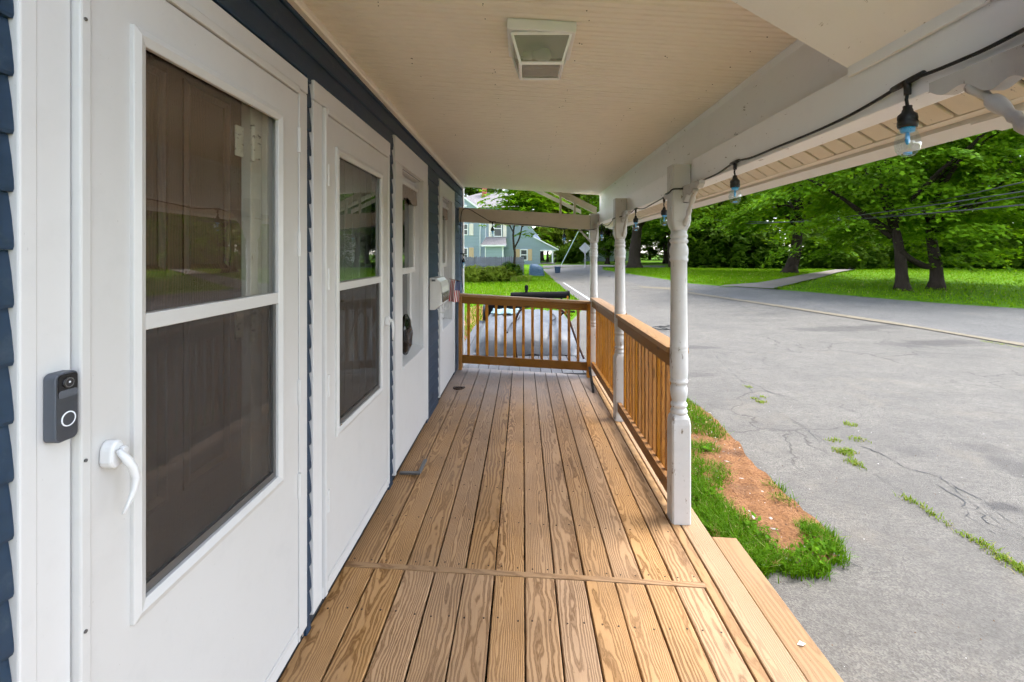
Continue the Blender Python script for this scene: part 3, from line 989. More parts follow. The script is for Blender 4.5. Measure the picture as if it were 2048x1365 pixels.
def tall_window(c0, c1, o0, o1, top, label):
    # flat white panel with a recessed sash window
    x = -A
    root = MB()
    root.box(x - 0.032, x, c0, o0, 0.05, 2.198)
    root.box(x - 0.032, x, o1, c1, 0.05, 2.198)
    root.box(x - 0.032, x, o0, o1, 0.05, 0.735)
    root.box(x - 0.032, x + 0.003, c0, c1, 2.2, top)
    w = root.build('window_panel', M['white'], house)
    w['label'] = label
    bx('edge_bead', x - 0.03, x + 0.008, c0 - 0.003, c0 + 0.022, 0.047, 2.195, M['white'], w)
    bx('edge_bead', x - 0.03, x + 0.008, c1 - 0.022, c1 + 0.003, 0.047, 2.195, M['white'], w)
    # reveal lining
    rv = MB().box(x - 0.13, x - 0.0335, o1 - 0.001, o1 + 0.012, 0.74, 2.196).box(x - 0.13, x - 0.0335, o0 - 0.012, o0 + 0.001, 0.74, 2.196).box(x - 0.13, x - 0.0335, o0 + 0.002, o1 - 0.002, 2.190, 2.1965)
    rv.build('reveal', M['white'], w)
    MB().hexa([(x - 0.09, o0, 0.73), (x + 0.012, o0 - 0.01, 0.715), (x + 0.012, o1 + 0.01, 0.715), (x - 0.09, o1, 0.73), (x - 0.09, o0, 0.765), (x + 0.012, o0 - 0.01, 0.738), (x + 0.012, o1 + 0.01, 0.738), (x - 0.09, o1, 0.765)]).build('sill', M['white'], w, bevel=0.003)
    xs = x - 0.075
    # sashes
    ring_frame('upper_sash', o0 + 0.002, o1 - 0.002, 1.40, 2.182, 0.045, xs - 0.025, xs + 0.006, M['white'], w, 0.0)
    ring_frame('lower_sash', o0 + 0.002, o1 - 0.002, 0.762, 1.435, 0.045, xs - 0.055, xs - 0.026, M['white'], w, 0.0)
    bx('upper_glass', xs - 0.012, xs - 0.008, o0 + 0.04, o1 - 0.04, 1.44, 2.14, M['glass'], w, 0)
    bx('lower_glass', xs - 0.044, xs - 0.040, o0 + 0.04, o1 - 0.04, 0.80, 1.40, M['glass'], w, 0)
    # storm head track and lace valance
    bx('head_track', xs + 0.006, xs + 0.03, o0 + 0.003, o1 - 0.003, 2.10, 2.125, M['white'], w)
    vl = MB()
    n = 40
    for i in range(n):
        y = o0 + 0.02 + (o1 - o0 - 0.04) * i / (n - 1)
        dep = 0.085 + 0.028 * abs(math.sin(i * 0.7)) + 0.02 * math.sin(i * 0.23)
        xx = xs + 0.012 + 0.010 * math.sin(i * 1.3)
        vl.v += [(xx, y, 2.10), (xx + 0.008, y, 2.10 - dep), (xx - 0.004, y, 2.10), (xx + 0.004, y, 2.10 - dep)]
        if i:
            b = 4 * i
            vl.f += [(b - 4, b - 3, b + 1, b), (b - 2, b + 2, b + 3, b - 1), (b - 3, b - 1, b + 3, b + 1)]
            vl.m += [0] * 3
    vl.build('valance', M['lace'], w)
    bx('window_shade', xs - 0.16, xs - 0.155, o0 - 0.1, o1 + 0.1, 1.42, 2.16, M['shade'], w, 0)
    return w
w3 = tall_window(3.205, 4.319, 3.419, 4.144, 2.372, 'tall white window panel beside the mailbox with a black bag in its lower pane')
w4 = tall_window(4.943, 6.030, 5.129, 5.840, 2.352, 'farthest white window panel next to the far railing')

# black glossy bag bulging through the lower part of the near window
bg_ = MB()
n1, n2 = 24, 16
for j in range(n2 + 1):
    ph = math.pi * j / n2 - math.pi / 2
    for i in range(n1):
        th = 2 * math.pi * i / n1
        rr = 1 + 0.10 * math.sin(5 * th + 3 * ph) + 0.07 * math.sin(9 * ph + 2 * th) + random.uniform(-0.03, 0.03)
        bg_.v.append((-A - 0.045 + 0.042 * math.cos(ph) * math.cos(th) * rr, 3.70 + 0.13 * math.cos(ph) * math.sin(th) * rr, 0.925 + 0.155 * math.sin(ph) * (1 + 0.05 * math.sin(4 * th))))
for j in range(n2):
    for i in range(n1):
        i2 = (i + 1) % n1
        bg_.f.append((j * n1 + i, j * n1 + i2, (j + 1) * n1 + i2, (j + 1) * n1 + i))
        bg_.m.append(0)
tag(bg_.build('plastic_bag', M['blackgloss'], None, smooth=True), 'glossy black plastic bag bulging in the lower pane of the near window', 'bag')

# doorbell camera
Yb0, Yb1, zb0, zb1, xd = 0.854, 0.899, 1.212, 1.340, 0.0236
db = thing('video_doorbell', (-A, (Yb0 + Yb1) / 2, zb0), 'slim dark grey video doorbell on the casing beside the near door', 'doorbell')
def rrect(y0, y1, z0, z1, r, n=6):
    o = []
    for (cy, cz, a0) in [(y1 - r, z1 - r, 0), (y0 + r, z1 - r, 90), (y0 + r, z0 + r, 180), (y1 - r, z0 + r, 270)]:
        for k in range(n + 1):
            a = R(a0 + 90 * k / n)
            o.append((cy + r * math.cos(a), cz + r * math.sin(a)))
    return o
MB().extrude(rrect(Yb0, Yb1, zb0, zb1, 0.011), 'x', -A + 0.001, -A + xd).build('body', M['doorbell'], db, bevel=0.0022)
MB().extrude(rrect(Yb0 + 0.0025, Yb1 - 0.0025, zb0 + 0.0025, zb1 - 0.0025, 0.009), 'x', -A + xd - 0.001, -A + xd + 0.0006).build('face_plate', M['doorbell_face'], db)
ym = (Yb0 + Yb1) / 2
lp = MB().extrude(rrect(Yb0 + 0.005, Yb1 - 0.003, zb1 - 0.047, zb1 - 0.004, 0.006), 'x', -A + xd, -A + xd + 0.0012).build('lens_plate', M['blackgloss'], db)
MB().extrude(rrect(Yb0 + 0.0055, Yb1 - 0.0035, zb1 - 0.047, zb1 - 0.033, 0.005), 'x', -A + xd + 0.0010, -A + xd + 0.0016).build('sensor_window', M['doorbell'], lp)
def xdisc(r0, r1, yc, zc, x0, x1, m, name, par, seg=32):
    mb = MB()
    v, f = [], []
    for k in range(seg):
        a = 2 * math.pi * k / seg
        for (r, x) in ((r0, x0), (r0, x1), (r1, x1), (r1, x0)):
            v.append((x, yc + r * math.cos(a), zc + r * math.sin(a)))
    for k in range(seg):
        b, b2 = 4 * k, 4 * ((k + 1) % seg)
        for q in range(3):
            f.append((b + q, b2 + q, b2 + q + 1, b + q + 1))
    return mb.add(v, f).build(name, m, par)
xdisc(0.0, 0.0085, ym + 0.001, zb1 - 0.020, -A + xd + 0.001, -A + xd + 0.0042, M['lens'], 'lens', lp)
xdisc(0.0075, 0.0092, ym + 0.001, zb1 - 0.020, -A + xd + 0.001, -A + xd + 0.0046, M['graymetal'], 'lens_ring', lp)
xdisc(0.0, 0.0018, ym + 0.001, zb1 - 0.019, -A + xd + 0.0042, -A + xd + 0.0048, M['ring_white'], 'lens_glint', lp)
xdisc(0.0118, 0.0140, ym + 0.002, zb0 + 0.040, -A + xd, -A + xd + 0.0018, M['ring_white'], 'button_ring', db)
xdisc(0.0, 0.0118, ym + 0.002, zb0 + 0.040, -A + xd, -A + xd + 0.0013, M['doorbell_face'], 'button', db)

# mailbox
mbx = thing('mailbox', (-A, 4.63, 1.03), 'white enamel mailbox with curved lid on the dark siding', 'mailbox')
Ym0, Ym1 = 4.42, 4.83
pr = [(-A - 0.004, 1.03), (-A + 0.05, 1.03), (-A + 0.098, 1.075), (-A + 0.112, 1.13), (-A + 0.112, 1.24), (-A + 0.095, 1.292), (-A + 0.06, 1.322), (-A - 0.004, 1.328)]
MB().extrude(pr, 'y', Ym0, Ym1).build('box', M['mailbox'], mbx, bevel=0.006)
pl = [(-A + 0.0, 1.332), (-A + 0.062, 1.326), (-A + 0.099, 1.295), (-A + 0.117, 1.24), (-A + 0.117, 1.19), (-A + 0.113, 1.19), (-A + 0.113, 1.24), (-A + 0.096, 1.293), (-A + 0.06, 1.323), (-A + 0.0, 1.329)]
MB().extrude(pl, 'y', Ym0 - 0.006, Ym1 + 0.006).build('lid', M['mailbox'], mbx)
for y in (4.50, 4.74):
    MB().tube([(-A + 0.06, y, 1.035), (-A + 0.075, y, 1.005), (-A + 0.11, y, 0.995), (-A + 0.135, y, 1.02), (-A + 0.138, y, 1.05)], 0.005, 8).build('hook', M['mailbox'], mbx, smooth=True)

MB().extrude([(-A + 0.1185, 1.10), (-A + 0.1215, 1.10), (-A + 0.1225, 1.185), (-A + 0.1185, 1.185)], 'y', Ym0 + 0.03, Ym1 - 0.03).build('front_plate', plain('mailbox_front', (0.24, 0.235, 0.22), 0.25, 0.3, 20, metal=0.5), mbx)
MB().box(-A + 0.1122, -A + 0.1150, Ym0 - 0.004, Ym1 + 0.004, 1.186, 1.1895).build('lid_gap', M['black'], mbx)
MB().box(-A + 0.02, -A + 0.055, Ym0 - 0.0075, Ym0 - 0.001, 1.300, 1.318).build('lid_hinge', M['graymetal'], mbx)
# small stick flag, hung from its stick so that the stripes run down
t = NT('flag_cloth')
uv = t.obj
sp = t.n('SeparateXYZ', {0: uv})
FW, FH = 0.125, 0.255
u = t.math('DIVIDE', t.math('ADD', sp.outputs[0], FW / 2), FW)      # across the stripes
v_ = t.math('DIVIDE', t.math('ADD', sp.outputs[2], FH / 2), FH)
stripe = t.math('LESS_THAN', t.math('MODULO', t.math('MULTIPLY', u, 13.0), 2.0), 1.0)
colr = t.mix(stripe, (0.86, 0.85, 0.83), (0.50, 0.012, 0.022))
cant = t.math('MULTIPLY', t.math('GREATER_THAN', u, 0.4615), t.math('GREATER_THAN', v_, 0.55))
cu = t.n('CombineXYZ', {0: t.math('MULTIPLY', u, 17.0), 1: t.math('MULTIPLY', v_, 24.0)})
vs = t.n('TexVoronoi', {'Scale': 1.0, 'Randomness': 0.0, 'Vector': cu.outputs[0]})
star = t.math('LESS_THAN', vs.outputs['Distance'], 0.24)
colr = t.mix(cant, colr, t.mix(star, (0.02, 0.05, 0.22), (0.8, 0.8, 0.8)))
t.base(colr, 0.8, 0.1)
flag = thing('flag', (-0.80, 5.58, 0.98), 'small stars and stripes flag drooping beside the far window', 'flag')
fl = MB()
nu, nv = 28, 22
for j in range(nv + 1):
    for i in range(nu + 1):
        uu, vv = i / nu, j / nv
        fl.v.append((-FW / 2 + FW * uu, 0.014 * math.sin(uu * 9 + vv * 2.2) * (1.1 - vv), -FH / 2 + FH * vv))
for j in range(nv):
    for i in range(nu):
        b = j * (nu + 1) + i
        fl.f.append((b, b + 1, b + nu + 2, b + nu + 1))
        fl.m.append(0)
fo = fl.build('cloth', t.m, flag, origin=(0, 0, 0), smooth=True)
place(fo, (-0.802, 5.58, 1.115), flag)
fo.rotation_euler = (0, R(6), R(-8))
so = fo.modifiers.new('thick', 'SOLIDIFY')
so.thickness = 0.0012
MB().tube([(-A + 0.002, 5.60, 1.262), (-0.735, 5.565, 1.236)], 0.004, 8).build('stick', M['cap_x'], flag)

# ------------------------------------------------------------------ porch deck
deck = thing('porch_deck', (0.1, 3.0, -0.44), 'long porch floor of grainy brown timber planks', 'deck')
def plank_mesh(w, y0, y1, th=0.028, ch=0.004):
    h = w / 2
    return MB().extrude([(-h, -th), (h, -th), (h, -ch), (h - ch, 0), (-h + ch, 0), (-h, -ch)], 'y', y0, y1)
PITCH, GAP = 0.15, 0.0068
Y0D, YJ0, YJ1, Y1D = -1.2, 2.345, 2.380, 6.46
edges = [0.0113 + PITCH * k for k in range(-5, 7)]
pA = pB = None
scr = MB()
rotz = -math.atan(SLOPE)
for k, e in enumerate(edges[:-1] + [None]):
    if e is None:
        x0, x1 = -A - 0.024, edges[0]
    else:
        x0, x1 = e, e + PITCH
    w = x1 - x0 - GAP
    xc = (x0 + x1) / 2
    for (a, b, key) in ((Y0D, YJ0 - 0.003, 'A'), (YJ1 + 0.003, Y1D, 'B')):
        dz = random.uniform(-0.0012, 0.0012)
        org = (xc, (a + b) / 2, sh(xc) + dz)
        if e is not None and key == 'A' and pA is not None:
            o = piece(pA, org, deck)
        elif e is not None and key == 'B' and pB is not None:
            o = piece(pB, org, deck)
        else:
            ln = b - a
            o = plank_mesh(w, -ln / 2, ln / 2).build('plank', M['deck'], None, origin=(0, 0, 0))
            place(o, org, deck)
            if e is not None and key == 'A':
                pA = o
            if e is not None and key == 'B':
                pB = o
        o.rotation_euler = (0, math.atan(SLOPE), random.uniform(-0.0006, 0.0006))
        for yy in np.arange(a + 0.03, b, 0.405):
            for q in (-0.28, 0.28):
                X = xc + w * q + random.uniform(-0.006, 0.006)
                Yq = yy + random.uniform(-0.01, 0.01)
                scr.lathe([(0.0042, sh(X) - 0.002), (0.0042, sh(X) + 0.0014 + dz)], (X, Yq), 7)
scr.build('screw_heads', M['rust'], deck, props={'kind': 'stuff'})
dv = MB().box(-A - 0.018, 0.919, YJ0, YJ1, -0.03, 0.004).build('divider_strip', M['cap_x'], deck, shear=True, bevel=0.003)
# narrow filler, outer board and the extra board at the steps
for (x0, x1, a, b, m, dz) in [(0.9155, 0.9715, Y0D, Y1D, 'step', 0.0), (0.980, 1.122, Y0D, Y1D, 'step', 0.0)]:
    o = plank_mesh(x1 - x0, a - (a + b) / 2, b - (a + b) / 2, 0.03).build('plank', M[m], None, origin=(0, 0, 0))
    place(o, ((x0 + x1) / 2, (a + b) / 2, sh((x0 + x1) / 2) + dz), deck)
    o.rotation_euler = (0, math.atan(SLOPE), 0)
o = plank_mesh(0.149, -2.0, 2.0, 0.038).build('step_board', M['step'], None, origin=(0, 0, 0))
place(o, (1.2015, 0.80, sh(1.2) - 0.006), deck)
o.rotation_euler = (0, math.atan(SLOPE), 0)
MB().box(1.095, 1.119, Y0D, Y1D, -0.34, sh(1.1) - 0.034).build('rim_board', M['rail_y'], deck)
MB().box(1.238, 1.268, Y0D, 2.79, -0.44, sh(1.2) - 0.048).build('riser_board', M['step'], deck)
jo = MB()
for yy in np.arange(Y0D + 0.1, Y1D, 0.405):
    jo.box(-A + 0.01, 1.09, yy, yy + 0.04, -0.36, -0.16)
jo.build('joists', M['dark'], deck)
MB().box(-A, 1.09, Y0D, Y1D, -0.42, -0.40).build('under_floor', M['dark'], deck)
for (px, py) in [(1585, 1287)]:
    pass

# litter: small white paper scrap on the outer board
sc_ = MB()
sc_.add([(1.186, 2.028, 0), (1.205, 2.018, 0.004), (1.222, 2.030, 0.001), (1.203, 2.040, 0.006)], [(0, 1, 2, 3)])
o = sc_.build('paper_scrap', M['ring_white'])
o.location.z = sh(1.2) + 0.002
sol = o.modifiers.new('t', 'SOLIDIFY'); sol.thickness = 0.0008
tag(o, 'tiny crumpled white paper scrap on the outer step board', 'litter')

# ------------------------------------------------------------------ posts
PX = 0.983
POSTY = [0.812, 2.955, 4.74, 6.49]
POST_LABEL = ['flaking white turned post cut by the right picture edge', 'nearest full white turned porch post beside the step', 'middle white turned porch post between two railings', 'farthest white turned porch post at the railing corner']
def make_post(y, label):
    fz = sh(PX)
    p = thing('porch_post', (PX, y, fz), label, 'post', 'turned porch posts')
    h = 0.059
    b = MB()
    ang = []
    def ringsq(hh, z, r):      # rounded square ring blending to a circle
        v = []
        for k in range(32):
            a = 2 * math.pi * (k + 0.5) / 32
            c, s = math.cos(a), math.sin(a)
            sq = hh / max(abs(c), abs(s))
            rad = min(sq, hh * 1.33)
            rr = rad * (1 - r) + hh * 0.86 * r
            v.append((PX + c * rr, y + s * rr, z))
        return v
    def loft(rings, mi=0):
        v, f = [], []
        for q in rings:
            v += q
        n = 32
        for i in range(len(rings) - 1):
            for k in range(n):
                k2 = (k + 1) % n
                f.append((i * n + k, i * n + k2, (i + 1) * n + k2, (i + 1) * n + k))
        f.append(tuple(range(n - 1, -1, -1)))
        f.append(tuple(range((len(rings) - 1) * n, len(rings) * n)))
        return v, f
    lower = MB().add(*loft([ringsq(h, fz, 0), ringsq(h, 0.50, 0), ringsq(h * 0.99, 0.535, 0.25), ringsq(h * 0.96, 0.555, 0.7), ringsq(h * 0.9, 0.567, 1.0)]))
    lower.build('base_block', M['post'], p)
    upper = MB().add(*loft([ringsq(h * 0.9, 1.700, 1.0), ringsq(h * 0.96, 1.712, 0.7), ringsq(h * 0.99, 1.732, 0.25), ringsq(h, 1.765, 0), ringsq(h, 2.112, 0)]))
    upper.build('top_block', M['post'], p)
    prof = [(0.050, 0.560), (0.053, 0.575), (0.046, 0.590), (0.041, 0.596), (0.050, 0.606), (0.052, 0.616), (0.048, 0.626), (0.041, 0.634), (0.045, 0.650), (0.052, 0.680), (0.054, 0.705), (0.050, 0.730), (0.042, 0.748),
            (0.052, 0.752), (0.055, 0.760), (0.054, 0.770), (0.050, 0.777), (0.053, 0.790), (0.055, 0.84), (0.055, 0.935), (0.0535, 0.945), (0.055, 0.953), (0.055, 0.962), (0.0525, 0.968), (0.055, 0.976), (0.055, 0.985), (0.053, 0.992),
            (0.0525, 1.05), (0.0512, 1.20), (0.0498, 1.40), (0.049, 1.508), (0.055, 1.514), (0.057, 1.523), (0.055, 1.533), (0.052, 1.538), (0.056, 1.555), (0.058, 1.575), (0.055, 1.600), (0.048, 1.618), (0.050, 1.626),
            (0.056, 1.634), (0.057, 1.642), (0.054, 1.650), (0.048, 1.656), (0.053, 1.664), (0.055, 1.674), (0.050, 1.684), (0.047, 1.692), (0.050, 1.704)]
    MB().lathe(prof, (PX, y), 36).build('turned_shaft', M['post'], p, smooth=True)
    return p


def bracket(p, y, s, ax='y', ln=0.27):
    # scalloped board under the beam and a diagonal turned spindle
    zt = 1.974
    n = 26
    pr = [(0, zt), (0, zt - 0.10)]
    for i in range(n + 1):
        u = i / n
        pr.append((0.0 + ln * u, zt - 0.085 + 0.062 * u - 0.014 * math.sin(u * math.pi * 5) - 0.006 * math.cos(u * 17)))
    pr.append((ln, zt))
    th = 0.016
    if ax == 'y':
        y0 = y + s * 0.059
        q = [(y0 + s * a, b) for a, b in pr]
        mb = MB().extrude(q, 'x', PX + 0.02 - th, PX + 0.02 + th)
    else:
        x0 = PX - 0.059
        q = [(x0 - a, b) for a, b in pr]
        mb = MB().extrude(q, 'y', y - th, y + th)
    b = mb.build('bracket', M['post'], p)
    bm = bmesh.new(); bm.from_mesh(b.data); bmesh.ops.recalc_face_normals(bm, faces=bm.faces[:]); bm.to_mesh(b.data); bm.free()
    pts, rad = [], []
    for i in range(22):
        u = i / 21
        if ax == 'y':
            pts.append((PX + 0.02, y + s * (0.050 + 0.185 * u), 1.735 + 0.20 * u))
        else:
            pts.append((PX - 0.050 - 0.185 * u, y, 1.735 + 0.20 * u))
        rad.append(0.010 + 0.007 * abs(math.sin(u * math.pi * 3.5)) - (0.005 if i % 7 == 3 else 0))
    MB().tube(pts, rad, 12).build('bracket_spindle', M['post'], b, smooth=True)


posts = []
for i, y in enumerate(POSTY):
    p = make_post(y, POST_LABEL[i])
    posts.append(p)
    if i == 0:
        bracket(p, y, 1)
    elif i == 3:
        bracket(p, y, -1)
        bracket(p, y, 1, 'x')
    else:
        bracket(p, y, -1)
        bracket(p, y, 1)

# ------------------------------------------------------------------ railings
def rail_y(ya, yb, label):
    # front rail along the porch edge, between posts
    r = thing('railing', (0.98, (ya + yb) / 2, sh(0.98)), label, 'railing', 'timber porch railings')
    y0, y1 = ya + 0.061, yb - 0.061
    MB().box(0.925, 1.068, y0, y1, 1.034, 1.070).build('top_cap', M['cap_y'], r, shear=True, bevel=0.004)
    MB().box(0.946, 0.984, y0, y1, 0.944, 1.032).build('upper_rail', M['rail_y'], r, shear=True, bevel=0.003)
    MB().box(0.946, 0.984, y0, y1, 0.100, 0.190).build('lower_rail', M['rail_y'], r, shear=True, bevel=0.003)
    n = int((y1 - y0) / 0.118)
    st_ = (y1 - y0) / (n + 1)
    proto = None
    for k in range(n):
        y = y0 + st_ * (k + 1)
        if proto is None:
            proto = MB().box(0.9862, 1.0222, y - 0.018, y + 0.018, 0.105, 1.03).build('baluster', M['rail_z'], r, shear=True, bevel=0.002)
        else:
            w = W[proto.name].copy()
            w[1] = y
            o = piece(proto, w, r)
            o.rotation_euler = (random.uniform(-0.006, 0.006), 0, random.uniform(-0.05, 0.05))
rail_y(POSTY[1], POSTY[2], 'nearer timber railing between the first and middle posts')
rail_y(POSTY[2], POSTY[3], 'farther timber railing between the middle and corner posts')
YR = 6.33
r = thing('railing', (0.05, YR, sh(0.05)), 'timber railing closing the far end of the porch', 'railing', 'timber porch railings')
MB().box(-A + 0.01, 0.915, YR - 0.05, YR + 0.09, 0.992, 1.026).build('top_cap', M['cap_x'], r, shear=True, bevel=0.004)
MB().box(-A + 0.06, 0.865, YR - 0.022, YR + 0.016, 0.900, 0.990).build('upper_rail', M['rail_x'], r, shear=True, bevel=0.003)
MB().box(-A + 0.06, 0.865, YR - 0.022, YR + 0.016, 0.095, 0.205).build('lower_rail', M['rail_x'], r, shear=True, bevel=0.003)
MB().box(-A + 0.014, -A + 0.058, YR - 0.030, YR + 0.05, 0.004, 0.990).build('end_post', M['rail_z'], r, shear=True, bevel=0.003)
MB().box(0.866, 0.912, YR - 0.035, YR + 0.05, 0.004, 0.990).build('end_post', M['rail_z'], r, shear=True, bevel=0.003)
proto = None
for k in range(13):
    x = at(936.6 + k * 18.36, 600, YR)[0]
    m = MB().box(x - 0.018, x + 0.018, YR + 0.018, YR + 0.054, 0.1, 0.99)
    if proto is None:
        proto = m.build('baluster', M['rail_z'], r, shear=True, bevel=0.002)
        px0 = x
    else:
        w = W[proto.name].copy()
        w[0] = x
        w[2] += sh(x) - sh(px0)
        o = piece(proto, w, r)
        o.rotation_euler = (0, random.uniform(-0.006, 0.006), random.uniform(-0.05, 0.05))

# ------------------------------------------------------------------ porch roof: ceiling boards, beams, soffit, gutter
roof = thing('porch_roof', (0.2, 3.0, 2.5), 'cream beadboard porch ceiling with white beam and eave', 'roof')
ZC = 2.541
XB = 1.125
YC0, YC1 = 0.72, 6.84
bw = 0.0762
pr = [(0, 0.007), (0.0030, 0.0012), (0.0055, 0), (bw / 2 - 0.0095, 0), (bw / 2 - 0.0068, 0.0065), (bw / 2 - 0.0050, 0.0012), (bw / 2 - 0.001, -0.0016), (bw / 2 + 0.0030, 0.0012), (bw / 2 + 0.0048, 0.0065), (bw / 2 + 0.0075, 0), (bw - 0.0045, 0), (bw - 0.0025, 0.0012), (bw - 0.0004, 0.007), (bw - 0.0004, 0.018), (0, 0.018)]
proto = None
n = int((YC1 - YC0) / bw) + 1
for k in range(n):
    y = YC1 - bw * (k + 1)
    if proto is None:
        mb = MB().extrude([(y + a, ZC + z) for a, z in pr], 'x', -A - 0.02, XB)
        proto = mb.build('ceiling_board', M['ceiling'], roof, shear=True, origin=(0, y, ZC))
    else:
        o = piece(proto, (0, y, ZC + random.uniform(-0.0004, 0.0004)), roof)
nl_ = MB()
for _ in range(150):
    xq, yq = random.choice([-0.55, -0.15, 0.25, 0.65, 0.98]) + random.gauss(0, 0.006), random.uniform(1.5, 6.6)
    nl_.lathe([(0.0025, ZC + sh(xq) - 0.0012), (0.0025, ZC + sh(xq) + 0.002)], (xq, yq), 6)
nl_.build('nail_heads', M['rust'], roof, props={'kind': 'stuff'})
MB().box(-A - 0.02, XB, YC1 - 0.002, YC1 + 0.022, ZC - 0.004, ZC + 0.12).build('ceiling_end_trim', M['ceiling'], roof, shear=True)
MB().box(-A - 0.02, XB + 0.4, YC0 - 0.02, YC1 + 0.02, ZC + 0.13, ZC + 0.16).build('roof_deck', M['dark'], roof, shear=True)
# box beam: frieze board set back above, beam board below
zc_b = ZC + sh(XB)
MB().box(XB, XB + 0.03, YC0, YC1, 2.10, zc_b + 0.03).build('frieze_board', M['beam'], roof, bevel=0.002)
BX = 1.043
MB().box(BX, XB + 0.02, YC0, 6.56, 1.977, 2.137).build('beam_board', M['beam'], roof, bevel=0.003)
MB().extrude([(XB - 0.020, zc_b - 0.004), (XB, zc_b - 0.024), (XB, zc_b + 0.012), (XB - 0.020, zc_b + 0.012)], 'y', 1.52, YC1 - 0.01).build('cove_moulding', M['beam'], roof)
# sloping boxed soffit over the entry, near the camera
MB().extrude([(BX + 0.004, 2.139), (0.42, 2.139 + 0.585 * (BX - 0.42)), (0.42, 2.62), (XB - 0.002, 2.62), (XB - 0.002, 2.139)], 'y', YC0, 1.49).build('entry_soffit', M['beam'], roof)
MB().extrude([(BX - 0.014, 2.118), (BX - 0.002, 2.118), (BX - 0.002, 2.168), (BX - 0.014, 2.160)], 'y', YC0, 1.488).build('entry_trim', M['beam'], roof, bevel=0.002)
# cross beam at the far end
MB().box(-A + 0.002, 0.922, 6.43, 6.50, 2.000, 2.195).build('cross_beam', M['beam_x'], roof, shear=True, bevel=0.003)
# far gable end: frieze end, raking soffit strip, rake board and two studs
MB().box(XB - 0.001, XB + 0.25, YC1 + 0.001, YC1 + 0.02, 1.99, zc_b + 0.05).build('frieze_return', M['beam'], roof)
def rakebar(x0, z0, x1, z1, ya, yb, th, name, m):
    MB().hexa([(x0, ya, z0), (x1, ya, z1), (x1, yb, z1), (x0, yb, z0), (x0, ya, z0 + th), (x1, ya, z1 + th), (x1, yb, z1 + th), (x0, yb, z0 + th)]).build(name, m, roof)
xa, _, za = at(1055, 376, 7.25)
xb_, _, zb_ = at(1162, 428, 7.25)
rakebar(xa - 0.3, za + 0.3 * 0.48, xb_, zb_, 7.25, 7.275, 0.06, 'rake_board', M['gutter'])
xa, _, za = at(1085, 376, 6.95)
xb_, _, zb_ = at(1185, 427, 6.95)
rakebar(xa - 0.2, za + 0.10, xb_ + 0.05, zb_ - 0.02, 6.865, 6.95, 0.10, 'rake_frieze', M['beam_x'])
rakebar(xa - 0.2, za + 0.13, xb_ + 0.05, zb_ + 0.03, 6.955, 7.24, 0.02, 'rake_soffit', M['soffit'])
for px in (1121, 1149):
    x, _, _ = at(px, 400, 6.60)
    MB().box(x - 0.015, x + 0.015, 6.58, 6.61, 2.10, 2.42 if px < 1130 else 2.30).build('stud', M['beam_x'], roof)
# eave soffit boards, edge strip, fascia, gutter
XS0, XS1 = XB + 0.0225, 1.236
SZ0, SZ1 = 2.008, 1.952
SP = 0.1035
proto = None
ns = int((7.02 - YC0) / SP)
sg = 0.5 * SP - 0.0065
for k in range(ns):
    y = YC0 + SP * (k + 0.5)
    if proto is None:
        v = []
        for (yy, th) in ((-sg, 0.004), (-sg + 0.002, 0.0), (sg - 0.002, 0.0), (sg, 0.004), (sg, 0.014), (-sg, 0.014)):
            v.append((XS0, y + yy, SZ0 + th))
        for (yy, th) in ((-sg, 0.004), (-sg + 0.002, 0.0), (sg - 0.002, 0.0), (sg, 0.004), (sg, 0.014), (-sg, 0.014)):
            v.append((XS1, y + yy, SZ1 + th))
        f = [(i, (i + 1) % 6, 6 + (i + 1) % 6, 6 + i) for i in range(6)] + [(5, 4, 3, 2, 1, 0), (6, 7, 8, 9, 10, 11)]
        proto = MB().add(v, f).build('soffit_board', M['soffit'], roof, origin=(1.19, y, 1.98))
    else:
        piece(proto, (1.19, y, 1.98 + random.uniform(-0.0012, 0.0012)), roof)
MB().hexa([(XS0, YC0, SZ0 + 0.016), (XS1, YC0, SZ1 + 0.016), (XS1, 7.02, SZ1 + 0.016), (XS0, 7.02, SZ0 + 0.016), (XS0, YC0, SZ0 + 0.04), (XS1, YC0, SZ1 + 0.04), (XS1, 7.02, SZ1 + 0.04), (XS0, 7.02, SZ0 + 0.04)]).build('soffit_backing', M['rust'], roof)
MB().box(XS1 + 0.006, XS1 + 0.056, YC0, 7.05, 1.950, 2.10).build('fascia', M['soffit'], roof, bevel=0.002)
def gutter(e, ya, yb):
    x = XS1 + 0.059 + (0.0015 if e else 0.0)
    zt2 = 2.03 + (0.004 if e else 0.0)
    MB().extrude([(x, 1.938 - e), (x + 0.085 + e, 1.922 - e), (x + 0.105 + e, 1.955), (x + 0.110 + e, 2.03 + e), (x + 0.104 + e * 0.6, 2.03 + e), (x + 0.099 + e * 0.6, 1.957 - e * 0.5), (x + 0.081, 1.929 - e * 0.6), (x + 0.0045, 1.944 - e * 0.6), (x + 0.0045, zt2), (x, zt2)], 'y', ya, yb).build('gutter', M['gutter'], roof)
gutter(0.0, 1.20, 7.08)
gutter(0.006, YC0, 1.36)

